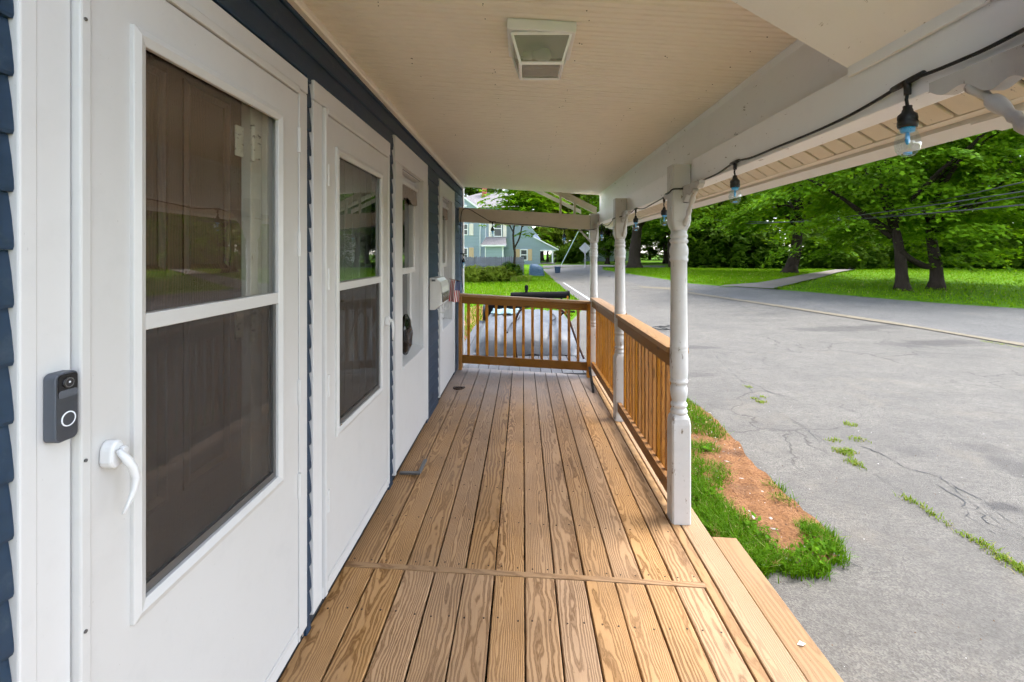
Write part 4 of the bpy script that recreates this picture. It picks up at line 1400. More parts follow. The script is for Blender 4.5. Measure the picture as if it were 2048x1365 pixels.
# ceiling lantern
LX, LY = 0.076, 1.987
zl = ZC + sh(LX)
lan = thing('ceiling_lantern', (LX, LY, zl), 'square white tapered lantern with glass sides on the porch ceiling', 'lamp')
h = 0.1365
bs = MB().box(LX - h, LX + h, LY - h, LY + h, zl - 0.044, zl - 0.002).build('base', M['lamp_white'], lan, bevel=0.003)
bs.rotation_euler = (0, math.atan(SLOPE), 0)
z1_, z0_ = zl - 0.047, zl - 0.152
a1, a0 = 0.118, 0.085
def fr(u, side, off=0.0, inn=0.0):
    # corner positions at level u (0 bottom .. 1 top)
    hh = a0 + (a1 - a0) * u - off
    return hh, z0_ + (z1_ - z0_) * u
fm = MB()
cs = [(-1, -1), (1, -1), (1, 1), (-1, 1)]
for (sx, sy) in cs:
    fm.tube([(LX + sx * a1, LY + sy * a1, z1_), (LX + sx * a0, LY + sy * a0, z0_)], 0.007, 4)
for (u, rr) in ((1, 0.007), (0, 0.007)):
    hh, zz = fr(u, 0)
    for i in range(4):
        p, q = cs[i], cs[(i + 1) % 4]
        fm.tube([(LX + p[0] * hh, LY + p[1] * hh, zz), (LX + q[0] * hh, LY + q[1] * hh, zz)], rr, 4)
fm.build('cage_frame', M['lamp_white'], lan)
for i in range(4):
    p, q = cs[i], cs[(i + 1) % 4]
    hh0, zz0 = fr(0.03, 0)
    hh1, zz1 = fr(0.97, 0)
    k = 0.985
    g_ = MB().add([(LX + p[0] * hh0 * k, LY + p[1] * hh0 * k, zz0), (LX + q[0] * hh0 * k, LY + q[1] * hh0 * k, zz0), (LX + q[0] * hh1 * k, LY + q[1] * hh1 * k, zz1), (LX + p[0] * hh1 * k, LY + p[1] * hh1 * k, zz1)], [(0, 1, 2, 3)])
    g_.build('glass_side', M['frost'], lan)
MB().add([(LX - a0, LY - a0, z0_ + 0.003), (LX + a0, LY - a0, z0_ + 0.003), (LX + a0, LY + a0, z0_ + 0.003), (LX - a0, LY + a0, z0_ + 0.003)], [(3, 2, 1, 0)]).build('glass_bottom', M['frost'], lan)
bl = MB().tube([(LX - 0.075, LY, zl - 0.085), (LX - 0.035, LY, zl - 0.085)], [0.018, 0.018], 14)
bl.build('lamp_socket', M['lamp_white'], lan, smooth=True)
MB().tube([(LX - 0.035, LY, zl - 0.085), (LX - 0.02, LY, zl - 0.085), (LX + 0.01, LY, zl - 0.085), (LX + 0.035, LY, zl - 0.085), (LX + 0.046, LY, zl - 0.085)], [0.014, 0.018, 0.030, 0.026, 0.008], 16).build('lamp_bulb', M['ring_white'], lan, smooth=True)
MB().tube([(LX - 0.004, LY - a1 - 0.004, z1_ - 0.004), (LX - 0.004, LY - a1 - 0.014, z1_ - 0.006)], 0.005, 10).build('catch_screw', M['lamp_white'], lan)

# ------------------------------------------------------------------ string lights
XL = BX - 0.012
sl = thing('string_light', (XL, 3.0, 1.98), 'black cord string light with blue tinted bulbs clipped along the beam', 'string light')
def cordpt(px, py, y=None, x=XL):
    yy = x * F / (px - CX) if y is None else y
    return (x, yy, EYE - (py - CY) * yy / F)
PXI = PX - 0.059 - 0.007
cord = [(XL, 0.74, 2.035), (XL, 0.84, 2.03), cordpt(1985, 92), cordpt(1930, 117), cordpt(1880, 138), cordpt(1815, 164), cordpt(1750, 203), cordpt(1690, 236), cordpt(1620, 268), cordpt(1560, 292), cordpt(1505, 315), cordpt(1470, 325), cordpt(1435, 348), cordpt(1400, 364), (BX - 0.006, 2.80, 1.96), (1.0, 2.885, 1.96), (0.93, 2.89, 1.958), (PXI, 2.93, 1.945), (PXI, 3.0, 1.94), (0.93, 3.025, 1.945), (XL, 3.10, 1.95)]
for (y, z) in [(3.3, 1.955), (3.42, 1.968), (3.75, 1.955), (4.0, 1.945), (4.28, 1.968), (4.5, 1.95)]:
    cord.append((XL, y, z))
cord += [(0.98, 4.67, 1.93), (PXI, 4.70, 1.915), (PXI, 4.79, 1.91), (0.98, 4.81, 1.915), (XL, 4.88, 1.92), (XL, 5.25, 1.955), (XL, 5.7, 1.90), (XL, 6.12, 1.945), (0.99, 6.40, 1.90), (0.90, 6.41, 1.885), (0.75, 6.415, 1.875), (0.57, 6.415, 1.90), (0.2, 6.415, 1.945), (-0.1, 6.415, 1.965), (-0.41, 6.415, 1.995), (-0.56, 6.415, 2.07), (-0.72, 6.415, 2.165), (-0.80, 6.415, 2.170), (-0.835, 6.41, 2.10), (-0.845, 6.40, 1.9), (-0.84, 6.40, 1.6), (-0.835, 6.39, 1.30), (-0.80, 6.37, 1.045)]
def smooth_path(pts, k=6):
    pts = [Vector(p) for p in pts]
    out = []
    for i in range(len(pts) - 1):
        p0, p1, p2, p3 = pts[max(i - 1, 0)], pts[i], pts[i + 1], pts[min(i + 2, len(pts) - 1)]
        for j in range(k):
            t_ = j / k
            out.append(0.5 * ((2 * p1) + (-p0 + p2) * t_ + (2 * p0 - 5 * p1 + 4 * p2 - p3) * t_ ** 2 + (-p0 + 3 * p1 - 3 * p2 + p3) * t_ ** 3))
    out.append(pts[-1])
    return out
MB().tube(smooth_path(cord), 0.0048, 8).build('cord', M['black'], sl, smooth=True)
bulbs = [(XL, XL * F / (1815 - CX), EYE + (CY - 164) * (XL / (1815 - CX)), 0.035, 'y'), (XL, XL * F / 425, EYE + (CY - 325) * XL / 425, 0.035, 'y'), (XL, 3.42, 1.968, 0.04, 'y'), (XL, 4.28, 1.968, 0.035, 'y'), (XL, 5.25, 1.955, 0.04, 'y'), (XL, 6.12, 1.945, 0.05, 'y'), (0.57, 6.415, 1.90, 0.035, 'x'), (-0.41, 6.415, 1.995, 0.035, 'x'), (-0.80, 6.36, 1.56, 0.03, 'x')]
for i, (x, y, z, drop, ax) in enumerate(bulbs):
    dv_ = Vector((0, 0.045, 0)) if ax == 'y' else Vector((0.045, 0, 0))
    c_ = Vector((x, y, z))
    if i == 0:
        dv_ = Vector((0, 0.052, -0.004))
    tee = MB().tube([c_ - dv_, c_ - dv_ * 0.4, c_ + dv_ * 0.4, c_ + dv_], [0.0075, 0.0085, 0.0085, 0.0075], 10).tube([c_, c_ - Vector((0, 0, 0.035))], [0.009, 0.0085], 10)
    soc = tee.tube([c_ - Vector((0, 0, 0.03)), c_ - Vector((0.003, 0, 0.03 + drop * 0.5)), c_ - Vector((0, 0, 0.03 + drop))], 0.0042, 8)
    zt = z - 0.03 - drop
    soc.lathe([(0.0215, zt - 0.058), (0.0230, zt - 0.050), (0.0230, zt - 0.042), (0.0212, zt - 0.039), (0.0230, zt - 0.035), (0.0215, zt - 0.024), (0.013, zt - 0.016), (0.012, zt - 0.010), (0.010, zt - 0.007), (0.0105, zt), (0.004, zt + 0.002)], (x, y), 20)
    so_ = soc.build('socket', M['black'], sl, smooth=True)
    zb = zt - 0.058
    glass_prof = [(0.001, zb - 0.078), (0.012, zb - 0.0758), (0.021, zb - 0.069), (0.027, zb - 0.058), (0.0295, zb - 0.045), (0.0278, zb - 0.030), (0.0225, zb - 0.014), (0.018, zb - 0.005), (0.018, zb + 0.004)]
    MB().lathe(glass_prof, (x, y), 24).build('bulb', M['bulbglass'], so_, smooth=True)
    MB().lathe([(0.0155, zb - 0.012), (0.0170, zb - 0.004), (0.0170, zb + 0.002)], (x, y), 18).lathe([(0.003, zb - 0.045), (0.0055, zb - 0.036), (0.0055, zb - 0.022), (0.003, zb - 0.010)], (x, y), 10).lathe([(0.001, zb - 0.0735), (0.0105, zb - 0.0715), (0.010, zb - 0.066), (0.001, zb - 0.065)], (x, y), 14).build('filament', M['bulbblue'], so_, smooth=True)

# ------------------------------------------------------------------ small things on the porch
mt = MB()
zf = sh(-0.8)
mt.box(-A + 0.004, -0.722, 3.318, 3.342, zf + 0.004, zf + 0.020).box(-0.744, -0.720, 3.344, 3.545, zf + 0.003, zf + 0.018)
tag(mt.build('metal_bracket', M['graymetal'], None, bevel=0.002), 'grey L shaped metal bar lying on the planks by the wall', 'bracket')
hz = sh(-0.75) + 0.002
tp = thing('iron_handle', (-0.74, 5.47, hz), 'rusty iron pull with a ring lying on the planks', 'handle')
MB().extrude(rrect(-0.81, -0.67, 5.46, 5.51, 0.02), 'z', hz, hz + 0.012).build('plate', M['rust'], tp, bevel=0.003)
ringp = [(-0.74 + 0.055 * math.cos(a), 5.43 + 0.045 * math.sin(a), hz + 0.012) for a in np.linspace(0, 2 * math.pi, 25)]
MB().tube(ringp, 0.006, 8, cap=False).build('ring', M['rust'], tp, smooth=True)
bs_ = MB()
sf = sh(0.86)
bs_.hexa([(0.835, 5.62, sf + 0.002), (0.862, 5.62, sf + 0.002), (0.885, 6.10, sf + 0.19), (0.850, 6.10, sf + 0.19), (0.835, 5.60, sf + 0.012), (0.862, 5.60, sf + 0.012), (0.885, 6.085, sf + 0.205), (0.850, 6.085, sf + 0.205)])
tag(bs_.build('pry_bar', M['blackmetal'], None, bevel=0.003), 'flat black bar leaning at the foot of the corner post', 'bar')

# ------------------------------------------------------------------ beyond the far railing
gd = thing('grey_deck', (0, 9, -0.3), 'weathered grey plank deck beyond the far railing', 'deck')
proto = None
for k in range(14):
    x = -1.02 + k * 0.15
    z = -0.09
    if proto is None:
        proto = plank_mesh(0.143, -2.55, 2.55).build('plank', M['grey_wood'], None, origin=(0, 0, 0))
        place(proto, (x, 9.05, z), gd)
    else:
        piece(proto, (x, 9.05, z + random.uniform(-0.002, 0.002)), gd)
MB().box(-1.09, 1.0, 6.52, 11.58, -0.43, -0.125).build('deck_skirt', M['grey_wood'], gd)

# tarp over a bulky load
def smoothnoise(x, y, s=0):
    return math.sin(x * 3.1 + s) * math.cos(y * 2.3 + s * 1.7) * 0.5 + math.sin(x * 7.3 + y * 4.1 + s) * 0.25 + math.sin(x * 13 - y * 9 + s * 2) * 0.12
t = NT('tarp_grey')
ps = t.pos
cc = t.mix(t.noise(ps, 2.2, 5), (0.075, 0.080, 0.092), (0.135, 0.142, 0.155))
cc = t.mix(t.ramp(t.noise(t.scale(ps, (3, 1.2, 3)), 1.0, 5, 0.65), [(0.5, 0.0), (0.64, 0.85)]), cc, (0.045, 0.052, 0.066))
t.base(cc, 0.5, 0.4)
t.bump(t.noise(t.scale(ps, (3, 12, 12)), 1.0, 6), 0.5, 0.02)
M['tarp'] = t.m
tm = MB()
nx_, ny_ = 44, 50
for j in range(ny_ + 1):
    for i in range(nx_ + 1):
        u, v = i / nx_ * 2 - 1, j / ny_ * 2 - 1
        x, y = 0.10 + 0.90 * u, 9.15 + 1.55 * v
        e = (abs(u) ** 8 + abs(v) ** 9)
        zt_ = 0.36 - 0.10 * (v < 0) * abs(v) ** 2
        z = -0.08 + (zt_ + 0.08) * max(0.0, 1 - e) ** 0.55 if e < 1 else -0.08
        z += 0.03 * smoothnoise(x * 1.7, y * 1.4) - 0.03 * max(0, 1 - abs((u * 3.0) % 1 - 0.5) * 14) * (1 if e < 0.98 else 0.3)
        if 0.30 < u < 0.55:
            z -= 0.03 * math.sin((u - 0.30) / 0.25 * math.pi)
        tm.v.append((x, y, max(z, -0.085)))
for j in range(ny_):
    for i in range(nx_):
        b = j * (nx_ + 1) + i
        tm.f.append((b, b + 1, b + nx_ + 2, b + nx_ + 1))
        tm.m.append(0)
tr_ = tm.build('tarp_cover', M['tarp'], None, smooth=True)
tag(tr_, 'grey tarp pulled over a low bulky load behind the far railing', 'tarp')
t = NT('pale_blue_mat')
vo = t.n('TexVoronoi', {'Scale': 9.0, 'Vector': t.obj, 'Randomness': 0.3})
t.base(t.mix(t.ramp(vo.outputs['Distance'], [(0.3, 0.0), (0.42, 1.0)]), (0.26, 0.33, 0.34), (0.13, 0.22, 0.245)), 0.7)
mm = MB()
for j in range(9):
    for i in range(13):
        mm.v.append((-0.62 + 0.55 * i / 12, 9.15 + 0.8 * j / 8, 0.40 + 0.012 * math.sin(i * 1.1 + j)))
for j in range(8):
    for i in range(12):
        b = j * 13 + i
        mm.f.append((b, b + 1, b + 14, b + 13)); mm.m.append(0)
o = mm.build('patterned_mat', t.m, None, smooth=True)
sol = o.modifiers.new('t', 'SOLIDIFY'); sol.thickness = 0.02
tag(o, 'pale blue patterned mat lying on the grey tarp', 'mat')

# brown tube hoop and its smaller neighbour
def hoop_pts(pxs, y, yb=None):
    return [at(px, py, y) for px, py in pxs]
hoop = MB().tube(smooth_path(hoop_pts([(1034, 718), (1031, 690), (1030.5, 655), (1033, 635), (1042, 620), (1058, 613.5), (1085, 613.5), (1108, 615), (1124, 621), (1136, 635), (1146, 662), (1156, 690), (1168, 718)], 6.80), 5), 0.016, 10)
tag(hoop.build('tube_hoop', M['browntube'], None, smooth=True), 'large brown bent tube hoop standing behind the far railing', 'hoop')
hoop2 = MB().tube(smooth_path(hoop_pts([(1120, 705), (1119, 670), (1119, 640), (1123, 629), (1132, 624.5), (1150, 624)], 6.98), 5), 0.014, 10)
tag(hoop2.build('tube_hoop', M['blackmetal'], None, smooth=True), 'smaller dark tube hoop behind the large brown hoop', 'hoop')
os_ = MB()
p0, p1 = at(1135.5, 592, 6.62), at(1131, 630, 6.66)
os_.hexa([(p0[0] - 0.012, p0[1], p0[2]), (p0[0] + 0.012, p0[1], p0[2]), (p0[0] + 0.012, p0[1] + 0.004, p0[2]), (p0[0] - 0.012, p0[1] + 0.004, p0[2]),
          (p1[0] - 0.012, p1[1], p1[2]), (p1[0] + 0.012, p1[1], p1[2]), (p1[0] + 0.012, p1[1] + 0.004, p1[2]), (p1[0] - 0.012, p1[1] + 0.004, p1[2])])
tag(os_.build('orange_strap', M['orange'], None), 'narrow orange strap hanging outside the far railing', 'strap')
sm = thing('barrel_smoker', (0.4, 11.6, gz(0, 11.6)), 'long black pipe smoker with a chimney stub on the lawn', 'smoker')
c0, c1 = at(1021, 592, 11.7), at(1139, 590, 11.7)
MB().tube([(c0[0], 11.7, c0[2]), (c0[0] + 0.03, 11.7, c0[2]), (c1[0] - 0.05, 11.7, c1[2]), (c1[0] - 0.045, 11.7, c1[2]), (c1[0], 11.7, c1[2])], [0.075, 0.085, 0.085, 0.105, 0.105], 18).build('barrel', M['blackmetal'], sm, smooth=False)
xs_ = at(1053, 580, 11.7)[0]
MB().lathe([(0.036, c0[2] + 0.06), (0.036, c0[2] + 0.14), (0.046, c0[2] + 0.145), (0.046, c0[2] + 0.24), (0.02, c0[2] + 0.27)], (xs_, 11.7), 16).build('chimney', M['blackmetal'], sm)
fb = at(970, 612, 11.5)
MB().box(fb[0], fb[0] + 0.95, 11.4, 12.0, -0.05, 0.36).build('fire_box', M['blackmetal'], sm, bevel=0.05)
for (lx, ly) in [(c0[0] + 0.15, 11.62), (c0[0] + 0.15, 11.78), (c1[0] - 0.2, 11.62), (c1[0] - 0.2, 11.78)]:
    MB().tube([(lx, ly, gz(lx, ly)), (lx, ly, c0[2] - 0.04)], 0.02, 8).build('leg', M['blackmetal'], sm)
wc = at(966, 622, 11.3)
MB().tube([(wc[0], 11.36, wc[2] - 0.05), (wc[0] + 0.09, 11.36, wc[2] - 0.05)], 0.2, 24).build('wheel', M['black'], sm, bevel=0.02)

# ------------------------------------------------------------------ fence, shrubs, trees
T10 = [(0.0, -0.5), (0.20, -0.22), (0.52, -0.10), (0.24, 0.12), (0.30, 0.42), (0.06, 0.28), (0.0, 0.58), (-0.06, 0.28), (-0.30, 0.42), (-0.24, 0.12), (-0.52, -0.10), (-0.20, -0.22)]
T6 = [(0.0, -0.5), (0.28, -0.12), (0.24, 0.22), (0.0, 0.58), (-0.24, 0.22), (-0.28, -0.12)]
T4 = [(0.0, -0.6), (0.16, 0.0), (0.0, 0.6), (-0.16, 0.0)]


def leaf_mesh(name, c, nrm, size, tmpl, mat):
    c, nrm, size = np.asarray(c), np.asarray(nrm), np.asarray(size)
    n = len(c)
    nrm = nrm / np.linalg.norm(nrm, axis=1)[:, None]
    a = rng.normal(size=(n, 3))
    a -= nrm * (a * nrm).sum(1)[:, None]
    a /= np.linalg.norm(a, axis=1)[:, None]
    b = np.cross(nrm, a)
    tp_ = np.array(tmpl)
    k = len(tp_)
    v = c[:, None, :] + size[:, None, None] * (tp_[None, :, 0, None] * a[:, None, :] + tp_[None, :, 1, None] * b[:, None, :] - 0.35 * (tp_[None, :, 0, None] ** 2 + 0.4 * tp_[None, :, 1, None] ** 2) * nrm[:, None, :])
    me = bpy.data.meshes.new(name)
    me.vertices.add(n * k)
    me.vertices.foreach_set('co', v.reshape(-1))
    me.loops.add(n * k)
    me.loops.foreach_set('vertex_index', np.arange(n * k, dtype=np.int32))
    me.polygons.add(n)
    me.polygons.foreach_set('loop_start', np.arange(0, n * k, k, dtype=np.int32))
    me.update(calc_edges=True)
    me.materials.append(mat)
    return me


def crown_pts(rx, ry, rz, nspray, per, rs, shell=0.55, flat=0.13, low=-1.0, lump=0.25):
    cs, ns = [], []
    ph = rng.uniform(0, 6.28, 6)
    for _ in range(nspray):
        while True:
            d = rng.normal(size=3)
            d /= np.linalg.norm(d)
            if d[2] > low:
                break
        r_ = shell + (1 - shell) * rng.random() ** 0.6
        r_ *= 1 + lump * (math.sin(3 * math.atan2(d[1], d[0]) + ph[0]) * math.cos(2.5 * d[2] + ph[1]) * 0.6 + 0.4 * math.sin(6 * math.atan2(d[1], d[0]) + 5 * d[2] + ph[2]))
        c = d * np.array([rx, ry, rz]) * r_
        out = np.array([d[0], d[1], 0.15])
        nn = np.array([0, 0, 1.0]) + 0.55 * out + rng.normal(size=3) * 0.12
        nn /= np.linalg.norm(nn)
        ax = np.cross(nn, [0.3, 0.9, 0.1]); ax /= np.linalg.norm(ax)
        bx_ = np.cross(nn, ax)
        q = rs * rng.uniform(0.6, 1.25)
        m = int(per * rng.uniform(0.6, 1.3))
        g1, g2, g3 = rng.normal(size=m) * 0.45, rng.normal(size=m) * 0.45, rng.normal(size=m)
        rr = g1 ** 2 + g2 ** 2
        pts = c + q * (g1[:, None] * ax + g2[:, None] * bx_) + (g3 * flat * q - 0.32 * q * rr)[:, None] * nn
        cs.append(pts)
        ns.append(nn + rng.normal(size=(m, 3)) * 0.30)
    return np.vstack(cs), np.vstack(ns)


def make_crown(name, mat, rx, ry, rz, nspray, per, rs, size, tmpl, **k):
    c, nn = crown_pts(rx, ry, rz, nspray, per, rs, **k)
    return leaf_mesh(name, c, nn, size * rng.uniform(0.5, 1.45, len(c)), tmpl, mat)


CR = {}
CR['mapleA'] = make_crown('crown', M['leaf_a'], 6.2, 5.6, 5.2, 230, 230, 1.05, 0.165, T10, shell=0.5, flat=0.07, low=-0.9, lump=0.45)
CR['mapleB'] = make_crown('crown', M['leaf_a'], 4.8, 4.8, 4.8, 180, 200, 0.98, 0.19, T10, shell=0.5, flat=0.07, low=-0.8, lump=0.45)
CR['dark'] = make_crown('crown', M['leaf_b'], 6.0, 5.5, 6.5, 260, 95, 1.25, 0.36, T6, shell=0.45, flat=0.14, lump=0.4)
CR['yellow'] = make_crown('crown', M['leaf_c'], 3.0, 3.0, 2.6, 150, 60, 0.8, 0.26, T6, shell=0.4, flat=0.25)
CR['shrub'] = make_crown('foliage', M['leaf_b'], 1.6, 1.5, 1.6, 120, 60, 0.5, 0.20, T6, shell=0.4, flat=0.3)
CR['bush'] = make_crown('foliage', M['leaf_c'], 1.0, 0.7, 0.60, 90, 60, 0.32, 0.12, T6, shell=0.4, flat=0.35, low=-0.6)


def trunk_mesh(mb, x, y, z0, z1, r0, r1, lean=(0, 0), seg=14, wob=0.08):
    pts, rad = [], []
    n = 9
    for i in range(n + 1):
        u = i / n
        pts.append((x + lean[0] * u + wob * math.sin(u * 5 + x), y + lean[1] * u + wob * math.cos(u * 4 + y), z0 + (z1 - z0) * u))
        rad.append((r0 + (r1 - r0) * u) * (1 + 0.45 * max(0, 1 - u * 9) + 0.05 * math.sin(u * 20)))
    mb.tube(pts, rad, seg)
    return pts[-1]


def limb(mb, a, b, r0, r1, sag=0.3):
    a, b = Vector(a), Vector(b)
    pts, rad = [], []
    for i in range(7):
        u = i / 6
        p = a.lerp(b, u)
        p.z += sag * math.sin(u * math.pi)
        p.x += 0.12 * math.sin(u * 7 + a.y)
        pts.append(p)
        rad.append(r0 + (r1 - r0) * u)
    mb.tube(pts, rad, 8)


def tree(name, px, py, r0, crown, ccz, label, group='trees', cat='tree', scale=(1, 1, 1), rot=0.0, lean=(0, 0), y=None, off=(0, 0), nl=7, topf=0.55, ty=None):
    if y is None:
        x, y = G(px, py)
    else:
        x = (px - CX) * y / F
    z = gz(x, y)
    tr = thing(name, (x, y, z), label, cat, group)
    mb = MB()
    top = trunk_mesh(mb, x, y, z - 0.1, z + ccz * topf + 0.4, r0, r0 * 0.55, lean)
    cc = Vector((x + lean[0] + off[0], y + lean[1] + off[1], z + ccz))
    me = CR[crown]
    co = np.empty(len(me.vertices) * 3)
    me.vertices.foreach_get('co', co)
    co = co.reshape(-1, 3)
    ex = np.abs(co).max(0) * np.array(scale)
    for k in range(nl):
        a = 2 * math.pi * k / nl + rot
        e = cc + Vector((math.cos(a) * ex[0] * 0.62, math.sin(a) * ex[1] * 0.62, ex[2] * random.uniform(-0.25, 0.5)))
        limb(mb, Vector(top) - Vector((0, 0, random.uniform(0, ccz * 0.2))), e, r0 * 0.42, r0 * 0.08, 0.5)
    limb(mb, top, cc + Vector((0.3, 0, ex[2] * 0.7)), r0 * 0.55, r0 * 0.1, 0)
    mb.build('trunk', M['bark'], tr, smooth=True)
    o = bpy.data.objects.new('crown', me)
    COL.objects.link(o)
    place(o, cc, tr)
    o.scale = scale
    o.rotation_euler = (0, 0, rot)
    return tr, Vector(top)


# the two joined maples on the right lawn
ta, topa = tree('maple_tree', 1806, 578, 0.27, 'mapleA', 6.1, 'left one of the two joined maples on the right lawn', 'maples on the right lawn', lean=(-0.2, 0.3), rot=0.4, off=(-0.6, 0.2), topf=0.5)
tb, topb = tree('maple_tree', 1868, 576, 0.29, 'mapleA', 6.3, 'right one of the two joined maples, ivy on its trunk', 'maples on the right lawn', scale=(1.02, 1, 1), lean=(0.15, 0.2), rot=2.3, off=(2.2, -0.4), topf=0.5)
lm = MB()
xa, ya = G(1868, 576)
xb2, yb2 = G(1806, 578)
zz = gz(xa, ya)
lm.tube(smooth_path([(xa + 0.05, ya, zz + 1.05), (xa - 0.35, ya, zz + 1.0), (xa - 0.75, ya, zz + 1.15), (xb2 + 0.2, yb2, zz + 1.45), (xb2 - 0.1, yb2, zz + 1.75)], 5), 0.14, 10)
lm.build('joining_limb', M['bark'], tb, smooth=True)
tree('maple_tree', 1582, 546.5, 0.42, 'mapleB', 6.2, 'maple with a leaning dark trunk beside the garden path', 'maples on the right lawn', scale=(1.0, 1.0, 1.0), lean=(0.7, 0.3), rot=1.0, off=(-0.9, 0.3))
tree('maple_tree', 1270, 537, 0.60, 'mapleB', 8.2, 'thick trunked old tree at the road edge behind the posts', 'roadside trees', scale=(1.25, 1.2, 1.1), rot=0.5, lean=(0.2, 0), off=(0.8, -0.5), nl=9)
tree('maple_tree', 1340, 537, 0.24, 'mapleB', 6.2, 'slender dark trunk right of the thick old tree', 'roadside trees', scale=(0.9, 0.9, 0.9), rot=2.0, off=(0.4, 0), y=46)
tree('maple_tree', 1216, 530, 0.30, 'dark', 6.0, 'dark leafy tree filling the gap between the far posts', 'roadside trees', scale=(0.8, 0.8, 0.72), rot=1.3, y=62)
BG = [(1420, 52, 9.5, 1.15, 'dark foliage tree behind the nearest post'), (1520, 56, 10, 1.2, 'dark tree rising behind the hedge'), (1640, 50, 10, 1.2, 'dark tree behind the leaning maple'), (1760, 54, 11, 1.25, 'dark tree behind the garden path'), (1880, 48, 10, 1.2, 'dark tree behind the joined maples'), (2000, 44, 10, 1.25, 'dark tree behind the right lawn'), (2120, 40, 10, 1.2, 'dark tree at the right picture edge'),
      (1330, 66, 11, 1.2, 'dark tree far behind the roadside trees'), (1235, 82, 12, 1.3, 'tall dark tree beyond the side street'), (1150, 86, 12, 1.3, 'tall dark tree behind the diamond sign'), (1085, 92, 13, 1.3, 'tall tree behind the blue house porch'), (940, 98, 14, 1.3, 'tall tree left of the brick chimney'), (880, 96, 14, 1.3, 'tall tree half hidden by the house corner')]
for (px, y, cz, s, lb) in BG:
    tree('dense_tree', px, 0, 0.35, 'dark', cz, lb, 'trees in the background', scale=(s, s, s * 1.05), rot=px * 0.37, y=y, nl=5)
for (px, y, cz, s, lb) in [(1180, 108, 7, 1.2, 'distant tree mass beyond the diamond sign'), (1240, 112, 7, 1.3, 'distant tree mass behind the thick old trunk, left part'), (1300, 106, 7, 1.3, 'distant tree mass behind the thick old trunk, right part'), (1365, 100, 7, 1.2, 'distant tree mass behind the nearest full post'), (1440, 96, 7, 1.2, 'distant tree mass behind the white porch house'), (1122, 102, 6, 1.1, 'distant tree mass right of the blue house porch'), (1790, 64, 5, 1.0, 'low tree mass at the top of the garden path'), (1850, 66, 5, 1.0, 'low tree mass behind the joined maples')]:
    tree('dense_tree', px, 0, 0.3, 'dark', cz, lb, 'trees in the background', scale=(s, s, s * 0.9), rot=px * 0.53, y=y, nl=4)
# second background row with brighter maples so that no empty sky shows
for (px, y, cz, s, lb) in [(1480, 74, 13, 1.7, 'bright maple high behind the hedge'), (1700, 70, 13, 1.8, 'bright maple high behind the garden path'), (1950, 62, 13, 1.8, 'bright maple high behind the right lawn'), (2150, 50, 12, 1.7, 'bright maple past the right picture edge')]:
    tree('maple_tree', px, 0, 0.4, 'mapleA', cz, lb, 'trees in the background', scale=(s * 0.8, s * 0.8, s), rot=px * 0.21, y=y, nl=5)
# hedge of shrubs under the trees
def shrub(px, y, s, crown, label, group, zc=1.0, py=None):
    x = (px - CX) * y / F
    z = gz(x, y)
    t_ = thing('shrub', (x, y, z), label, 'shrub', group)
    mb = MB()
    for k in range(4):
        a = k * 1.6 + px
        limb(mb, (x, y, z - 0.05), (x + math.cos(a) * 0.5 * s, y + math.sin(a) * 0.5 * s, z + 1.1 * s * zc), 0.04 * s, 0.012, 0.1)
    mb.build('stems', M['bark'], t_)
    o = bpy.data.objects.new('foliage', CR[crown])
    COL.objects.link(o)
    place(o, (x, y, z + zc * s * (1.35 if crown == 'shrub' else 0.55)), t_)
    o.scale = (s, s, s * zc)
    o.rotation_euler = (0, 0, px * 0.77)
hed = [(1395, 46, 1.3), (1425, 45, 1.5), (1455, 46, 1.2), (1485, 44, 1.5), (1512, 45, 1.3), (1540, 44, 1.4), (1620, 42, 1.2), (1655, 41, 1.3), (1690, 40, 1.1), (1725, 41, 1.2), (1800, 42, 1.3), (1840, 43, 1.4), (1885, 43, 1.1), (1920, 42, 1.3), (1960, 41, 1.2), (2010, 40, 1.2), (2045, 39, 1.2)]
for i, (px, y, s) in enumerate(hed):
    shrub(px, y, s, 'shrub', 'dark shrub in the hedge row, the %s from the nearest post' % ['first', 'second', 'third', 'fourth', 'fifth', 'sixth', 'seventh', 'eighth', 'ninth', 'tenth', 'eleventh', 'twelfth', 'thirteenth', 'fourteenth', 'fifteenth', 'sixteenth', 'seventeenth'][i], 'hedge shrubs under the trees')
for (px, y, s, lb) in [(1150, 66, 1.2, 'yellow green bush left of the diamond sign'), (1132, 68, 1.0, 'smaller yellow green bush right of the blue house porch')]:
    shrub(px, y, s, 'shrub', lb, 'bushes by the side street', 0.8)
tree('yellow_tree', 1112, 0, 0.15, 'yellow', 5.2, 'yellow green tree behind the blue house porch roof', 'trees in the background', y=74, scale=(1.1, 1.1, 0.9))

# picket fence with bushes in front
fn = thing('picket_fence', (-2.5, 35.2, gz(-2, 35)), 'weathered grey stockade fence behind the green bushes', 'fence')
M['fence'] = wood('fence_wood', (0.17, 0.18, 0.205), (0.11, 0.11, 0.125), axis='z', ring=0.02, stain=0.3)
proto = None
z = gz(-2, 35)
for k in range(34):
    x = -4.75 + k * 0.145
    if proto is None:
        proto = MB().add([(x - 0.068, 35.2, z), (x + 0.068, 35.2, z), (x + 0.068, 35.2, z + 1.72), (x, 35.2, z + 1.80), (x - 0.068, 35.2, z + 1.72), (x - 0.068, 35.225, z), (x + 0.068, 35.225, z), (x + 0.068, 35.225, z + 1.72), (x, 35.225, z + 1.80), (x - 0.068, 35.225, z + 1.72)],
                         [(0, 1, 2, 3, 4), (9, 8, 7, 6, 5), (0, 5, 6, 1), (1, 6, 7, 2), (2, 7, 8, 3), (3, 8, 9, 4), (4, 9, 5, 0)]).build('picket', M['fence'], fn)
    else:
        w = W[proto.name].copy()
        w[0] = x
        w[2] += random.uniform(-0.03, 0.03)
        piece(proto, w, fn)
